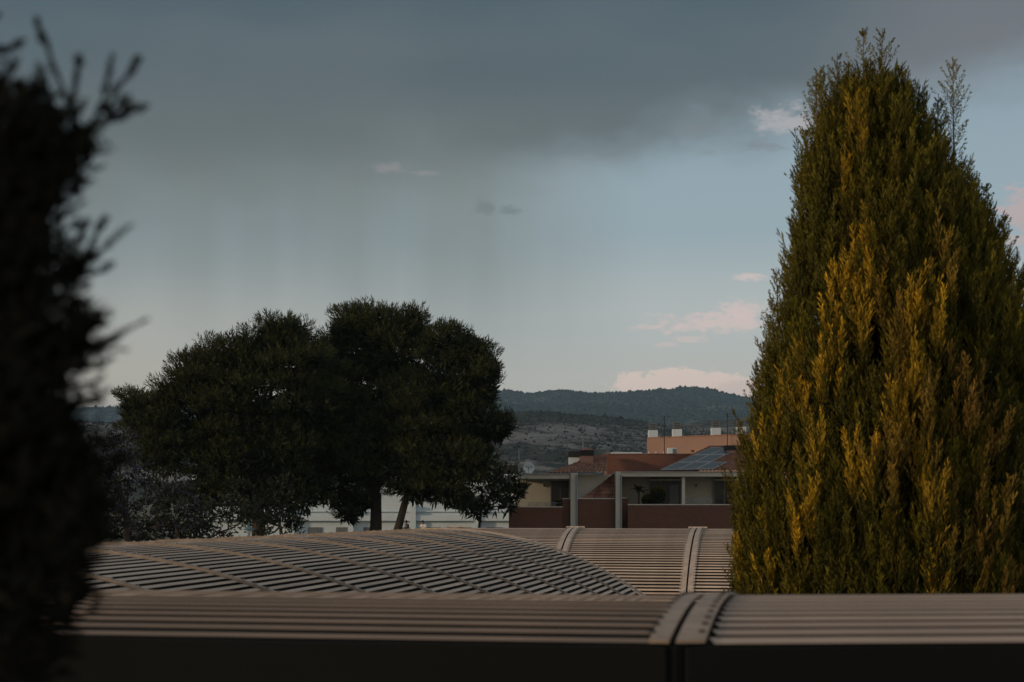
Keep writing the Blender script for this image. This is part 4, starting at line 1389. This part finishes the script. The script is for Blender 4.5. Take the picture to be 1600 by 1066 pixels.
# even cover everywhere on the envelope
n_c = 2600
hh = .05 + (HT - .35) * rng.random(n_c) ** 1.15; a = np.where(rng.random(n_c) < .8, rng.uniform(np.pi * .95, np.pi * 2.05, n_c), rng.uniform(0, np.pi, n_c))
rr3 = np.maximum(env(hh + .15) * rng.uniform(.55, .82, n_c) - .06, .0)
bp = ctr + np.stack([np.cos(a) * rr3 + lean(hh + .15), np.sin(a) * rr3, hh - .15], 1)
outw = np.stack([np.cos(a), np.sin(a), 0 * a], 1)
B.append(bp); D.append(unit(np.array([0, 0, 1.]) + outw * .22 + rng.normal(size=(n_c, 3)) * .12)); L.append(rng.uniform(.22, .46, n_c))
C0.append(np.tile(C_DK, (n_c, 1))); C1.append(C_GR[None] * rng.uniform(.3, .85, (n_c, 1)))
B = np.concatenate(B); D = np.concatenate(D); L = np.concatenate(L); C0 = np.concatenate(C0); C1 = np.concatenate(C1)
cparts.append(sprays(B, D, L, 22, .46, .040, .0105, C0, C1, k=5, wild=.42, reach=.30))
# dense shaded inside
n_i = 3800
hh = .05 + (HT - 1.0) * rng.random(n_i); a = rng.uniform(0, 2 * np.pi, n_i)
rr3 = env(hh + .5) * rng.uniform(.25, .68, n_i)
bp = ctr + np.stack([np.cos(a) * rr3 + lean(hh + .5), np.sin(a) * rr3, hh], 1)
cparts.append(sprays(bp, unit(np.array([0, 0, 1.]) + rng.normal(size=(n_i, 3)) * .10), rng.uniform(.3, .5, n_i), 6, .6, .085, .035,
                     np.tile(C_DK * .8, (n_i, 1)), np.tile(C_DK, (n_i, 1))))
# leaders standing clear of the top and sides
lead = [(1345, 190, 1345, 62, 0), (1382, 170, 1383, 48, 0), (1290, 260, 1289, 108, 0), (1303, 250, 1306, 96, 0), (1274, 240, 1272, 128, 0), (1435, 240, 1432, 140, .1), (1412, 220, 1413, 112, .1),
        (1486, 330, 1484, 108, .0), (1365, 200, 1364, 96, 0), (1325, 210, 1322, 110, 0), (1455, 270, 1462, 168, .1), (1237, 480, 1232, 405, .1), (1222, 520, 1216, 425, .1),
        (1540, 380, 1552, 292, .1), (1560, 430, 1574, 345, .1), (1580, 480, 1594, 400, .1), (1255, 330, 1250, 258, .1), (1208, 560, 1203, 480, .1), (1190, 640, 1182, 575, .1),
        (1512, 340, 1516, 250, .1), (1530, 360, 1530, 270, .1), (1262, 300, 1258, 215, .0), (1398, 200, 1400, 118, 0)]
m = MB()
for (x0, y0, x1, y1, dy) in lead:
    p0 = P(x0, y0 + 40, CY); p1 = P(x1, y1 - 10, CY); jy = random.uniform(-.25, .25)
    p0.y += jy; p1.y += jy
    m.tube([p0, p0.lerp(p1, .5), p1], [.011, .007, .002], 5)
    ax = np.array(p1 - p0); ll = np.linalg.norm(ax); ax = ax / ll
    ns = int(ll * 34)
    t = np.sort(rng.uniform(0, .96, ns))
    bp = np.array(p0)[None] + ax[None] * (t * ll)[:, None]
    # side shoots mostly spread across the view and around, alternating
    th2 = np.arange(ns) * 2.4 + rng.uniform(0, 6.28)
    pr_ = np.stack([np.cos(th2), np.sin(th2), 0 * th2], 1)
    dd = unit(ax[None] * .9 + pr_ * rng.uniform(.45, .75, (ns, 1)))
    ls = np.minimum(ll * .50 * (1 - t) ** .8, .30) * rng.uniform(.65, 1.1, ns) + .014
    tp_ = bp + dd * ls[:, None] + np.array([0, 0, 1.]) * (ls * .12)[:, None]
    k3 = 7
    f3 = np.tile((np.arange(k3) + .8) / (k3 + .4), ns)
    b3 = np.repeat(bp, k3, 0) * (1 - f3)[:, None] + np.repeat(tp_, k3, 0) * f3[:, None]
    d3 = unit(np.repeat(dd, k3, 0) * .9 + rand_dirs(ns * k3) * .6)
    l3 = np.repeat(ls, k3) * .34 * (1.1 - f3) + .008
    gcol = np.tile(C_GR * rng.uniform(.75, 1.25), (ns, 1)); g3 = np.tile(gcol[:1], (ns * k3, 1))
    cparts.append(sprig_cloud(bp, tp_, np.full(ns, .0135) * (1 - .45 * t), 22, gcol))
    cparts.append(sprig_cloud(b3, b3 + d3 * l3[:, None], np.full(ns * k3, .0115) * np.repeat(1 - .4 * t, k3), 10, g3))
    cparts.append(sprig_cloud(np.array([p0]), np.array([p1]), np.array([.007]), int(ll * 90), gcol[:1]))
m.tube([(cyx, CY, 0), (cyx + .03, CY, 2.5), (cyx - .05, CY, 5.2), (cyx, CY, HT - .6)], [.16, .13, .08, .02], 10)
for k_ in range(60):
    h0 = random.uniform(.3, 5.8); a_ = random.uniform(0, 6.28); e_ = float(env(h0 + .6)) * .85
    m.tube([(cyx, CY, h0), (cyx + math.cos(a_) * e_ * .55, CY + math.sin(a_) * e_ * .55, h0 + .2), (cyx + math.cos(a_) * e_, CY + math.sin(a_) * e_, h0 + .75)], [.035, .022, .008], 5)
m.build('trunk', MT['twig'], cy, smooth=True)
crown_mesh('crown', cparts, MT['leaf'], cy)

# ------------------------------------------------------------------ dark conifer close to the lens, left
LY = 1.85
tx = (-330 - 800) / F * LY
lt = thing('conifer_tree', 'out-of-focus dark conifer with thick sprigs filling the left edge', 'tree', (tx, LY, 0))


outl = np.array([(150, 20), (175, 70), (195, 108), (240, 112), (290, 112), (330, 88), (360, 84), (400, 108), (440, 112), (470, 92), (500, 100), (540, 128), (580, 128), (610, 108), (650, 100),
                 (690, 118), (740, 142), (800, 150), (850, 148), (890, 128), (940, 112), (1000, 92), (1066, 78), (1150, 60)])
pts0 = []; tips = []
for _ in range(3600):
    py = rng.uniform(150, 1130); xe = np.interp(py, outl[:, 0], outl[:, 1])
    px = xe - 6 - abs(rng.normal()) * 60 + 26 * math.sin(py * .045) * math.sin(py * .017 + 1) if rng.random() < .42 else rng.uniform(-420, xe - 40)
    Yd = LY + rng.uniform(-.22, .30) * min(1, (xe - px + 40) / 160)
    a_ = rng.normal(.65, .5)
    ln = rng.uniform(28, 62)
    t1 = (px + math.sin(a_) * ln, py - math.cos(a_) * ln)
    xe1 = np.interp(t1[1], outl[:, 0], outl[:, 1])
    if t1[0] > xe1 + 30: t1 = (xe1 + rng.uniform(-10, 30), t1[1])
    pts0.append(np.array(P(px, py, Yd))); tips.append(np.array(P(t1[0], t1[1], Yd + rng.uniform(-.03, .03))))
# sprigs standing clear against the sky
free = [[(125, 215), (112, 180), (95, 130), (76, 82), (66, 55)], [(70, 70), (62, 48), (57, 28)], [(112, 190), (113, 160), (118, 128)], [(118, 130), (121, 105), (123, 88)],
        [(125, 215), (150, 182), (163, 150)], [(163, 150), (168, 118), (175, 86)], [(155, 178), (178, 150), (200, 118)], [(196, 124), (207, 106), (217, 90)],
        [(122, 212), (150, 198), (178, 180)], [(170, 188), (192, 174), (208, 160)], [(180, 186), (205, 176), (227, 164)], [(165, 185), (185, 165), (200, 150)],
        [(40, 62), (20, 72), (0, 84)], [(12, 72), (0, 78), (-14, 84)], [(95, 190), (78, 150), (66, 112)], [(80, 185), (62, 152), (52, 128)], [(60, 190), (42, 172), (38, 160)],
        [(10, 122), (0, 135), (-8, 150)], [(40, 200), (20, 185), (12, 172)],
        [(118, 300), (122, 285), (120, 270)], [(105, 280), (118, 262), (121, 248)],
        [(120, 415), (140, 385), (160, 345)], [(150, 362), (160, 348), (166, 340)], [(125, 420), (160, 390), (205, 352)], [(130, 432), (155, 425), (176, 412)], [(118, 385), (130, 360), (136, 346)],
        [(100, 490), (120, 480), (140, 472)], [(125, 545), (170, 528), (232, 498)], [(130, 550), (160, 540), (190, 520)], [(120, 530), (150, 512), (165, 505)], [(118, 575), (150, 575), (175, 560)],
        [(118, 620), (140, 620), (172, 608)], [(110, 630), (135, 632), (160, 628)], [(105, 605), (130, 600), (150, 612)]]
for ch in free:
    for (a_, b_) in zip(ch[:-1], ch[1:]):
        Yd = LY + .05
        for _ in range(2):
            j = rng.normal(size=2) * 3
            pts0.append(np.array(P(a_[0] + j[0], a_[1] + j[1], Yd))); tips.append(np.array(P(b_[0], b_[1], Yd)))
for _ in range(240):
    py = rng.uniform(210, 1060) if _ < 170 else rng.uniform(150, 260); xe = np.interp(py, outl[:, 0], outl[:, 1])
    a_ = rng.normal(.75, .35); ln = rng.uniform(35, 80); px = xe - rng.uniform(5, 40)
    if _ >= 170: px = rng.uniform(-60, xe); a_ = rng.normal(.3, .35); ln = rng.uniform(40, 75)
    if 600 < py < 700 and rng.random() < .6: continue
    Yd = LY + rng.uniform(-.1, .15)
    mid_ = (px + math.sin(a_) * ln * .6, py - math.cos(a_) * ln * .6)
    pts0.append(np.array(P(px, py, Yd))); tips.append(np.array(P(px + math.sin(a_) * ln, py - math.cos(a_) * ln, Yd)))
    for _k in range(2):
        a2 = a_ + rng.choice([-1, 1]) * rng.uniform(.35, .7); l2 = ln * rng.uniform(.35, .6)
        pts0.append(np.array(P(mid_[0], mid_[1], Yd))); tips.append(np.array(P(mid_[0] + math.sin(a2) * l2, mid_[1] - math.cos(a2) * l2, Yd)))
pts0 = np.array(pts0); tips = np.array(tips)
rad = rng.uniform(.0025, .0042, len(pts0))
col = np.array([.010, .011, .008])[None] * rng.uniform(.6, 1.6, (len(pts0), 1))
lparts = [sprig_cloud(pts0, tips, rad, 26, col)]
# dense dark body behind the outer sprigs
nb = 9000
py = rng.uniform(225, 1250, nb); xe = np.interp(py, outl[:, 0], outl[:, 1])
px = xe - 62 - rng.random(nb) ** 1.3 * 520
Yd = LY + rng.uniform(-.05, .35, nb)
pb_ = np.stack([(px - 800) / F * Yd, Yd, HC + (HOR - py) / F * Yd], 1)
lparts.append(blades(pb_, unit(rand_dirs(nb) + np.array([.2, 0, .6])), rng.uniform(.03, .06, nb), rng.uniform(.012, .022, nb), np.tile(np.array([.007, .0075, .006]), (nb, 1))))
m = MB()
m.tube([(tx, LY, 0), (tx + .02, LY, 1.8), (tx - .03, LY, HC + .25), (tx, LY, HC + .7)], [.07, .055, .035, .012], 10)
for ch in free:
    if len(ch) > 2: m.tube([P(a_, b_, LY + .05) for a_, b_ in ch], [.0022] * (len(ch) - 1) + [.001], 5)
for k_ in range(70):
    z0 = random.uniform(1.9, HC + .45); py_ = HOR - (z0 + .12 - HC) / LY * F
    xe_ = float(np.interp(py_, outl[:, 0], outl[:, 1])) - 20
    yy = LY + random.uniform(-.1, .25)
    m.tube([(tx, LY, z0), ((tx + (xe_ - 800) / F * yy) / 2, (LY + yy) / 2, z0 + .03), ((xe_ - 800) / F * yy, yy, z0 + .12)], [.012, .008, .003], 5)
m.build('trunk', MT['bark_dark'], lt, smooth=True)
crown_mesh('crown', lparts, MT['leaf_dark'], lt)
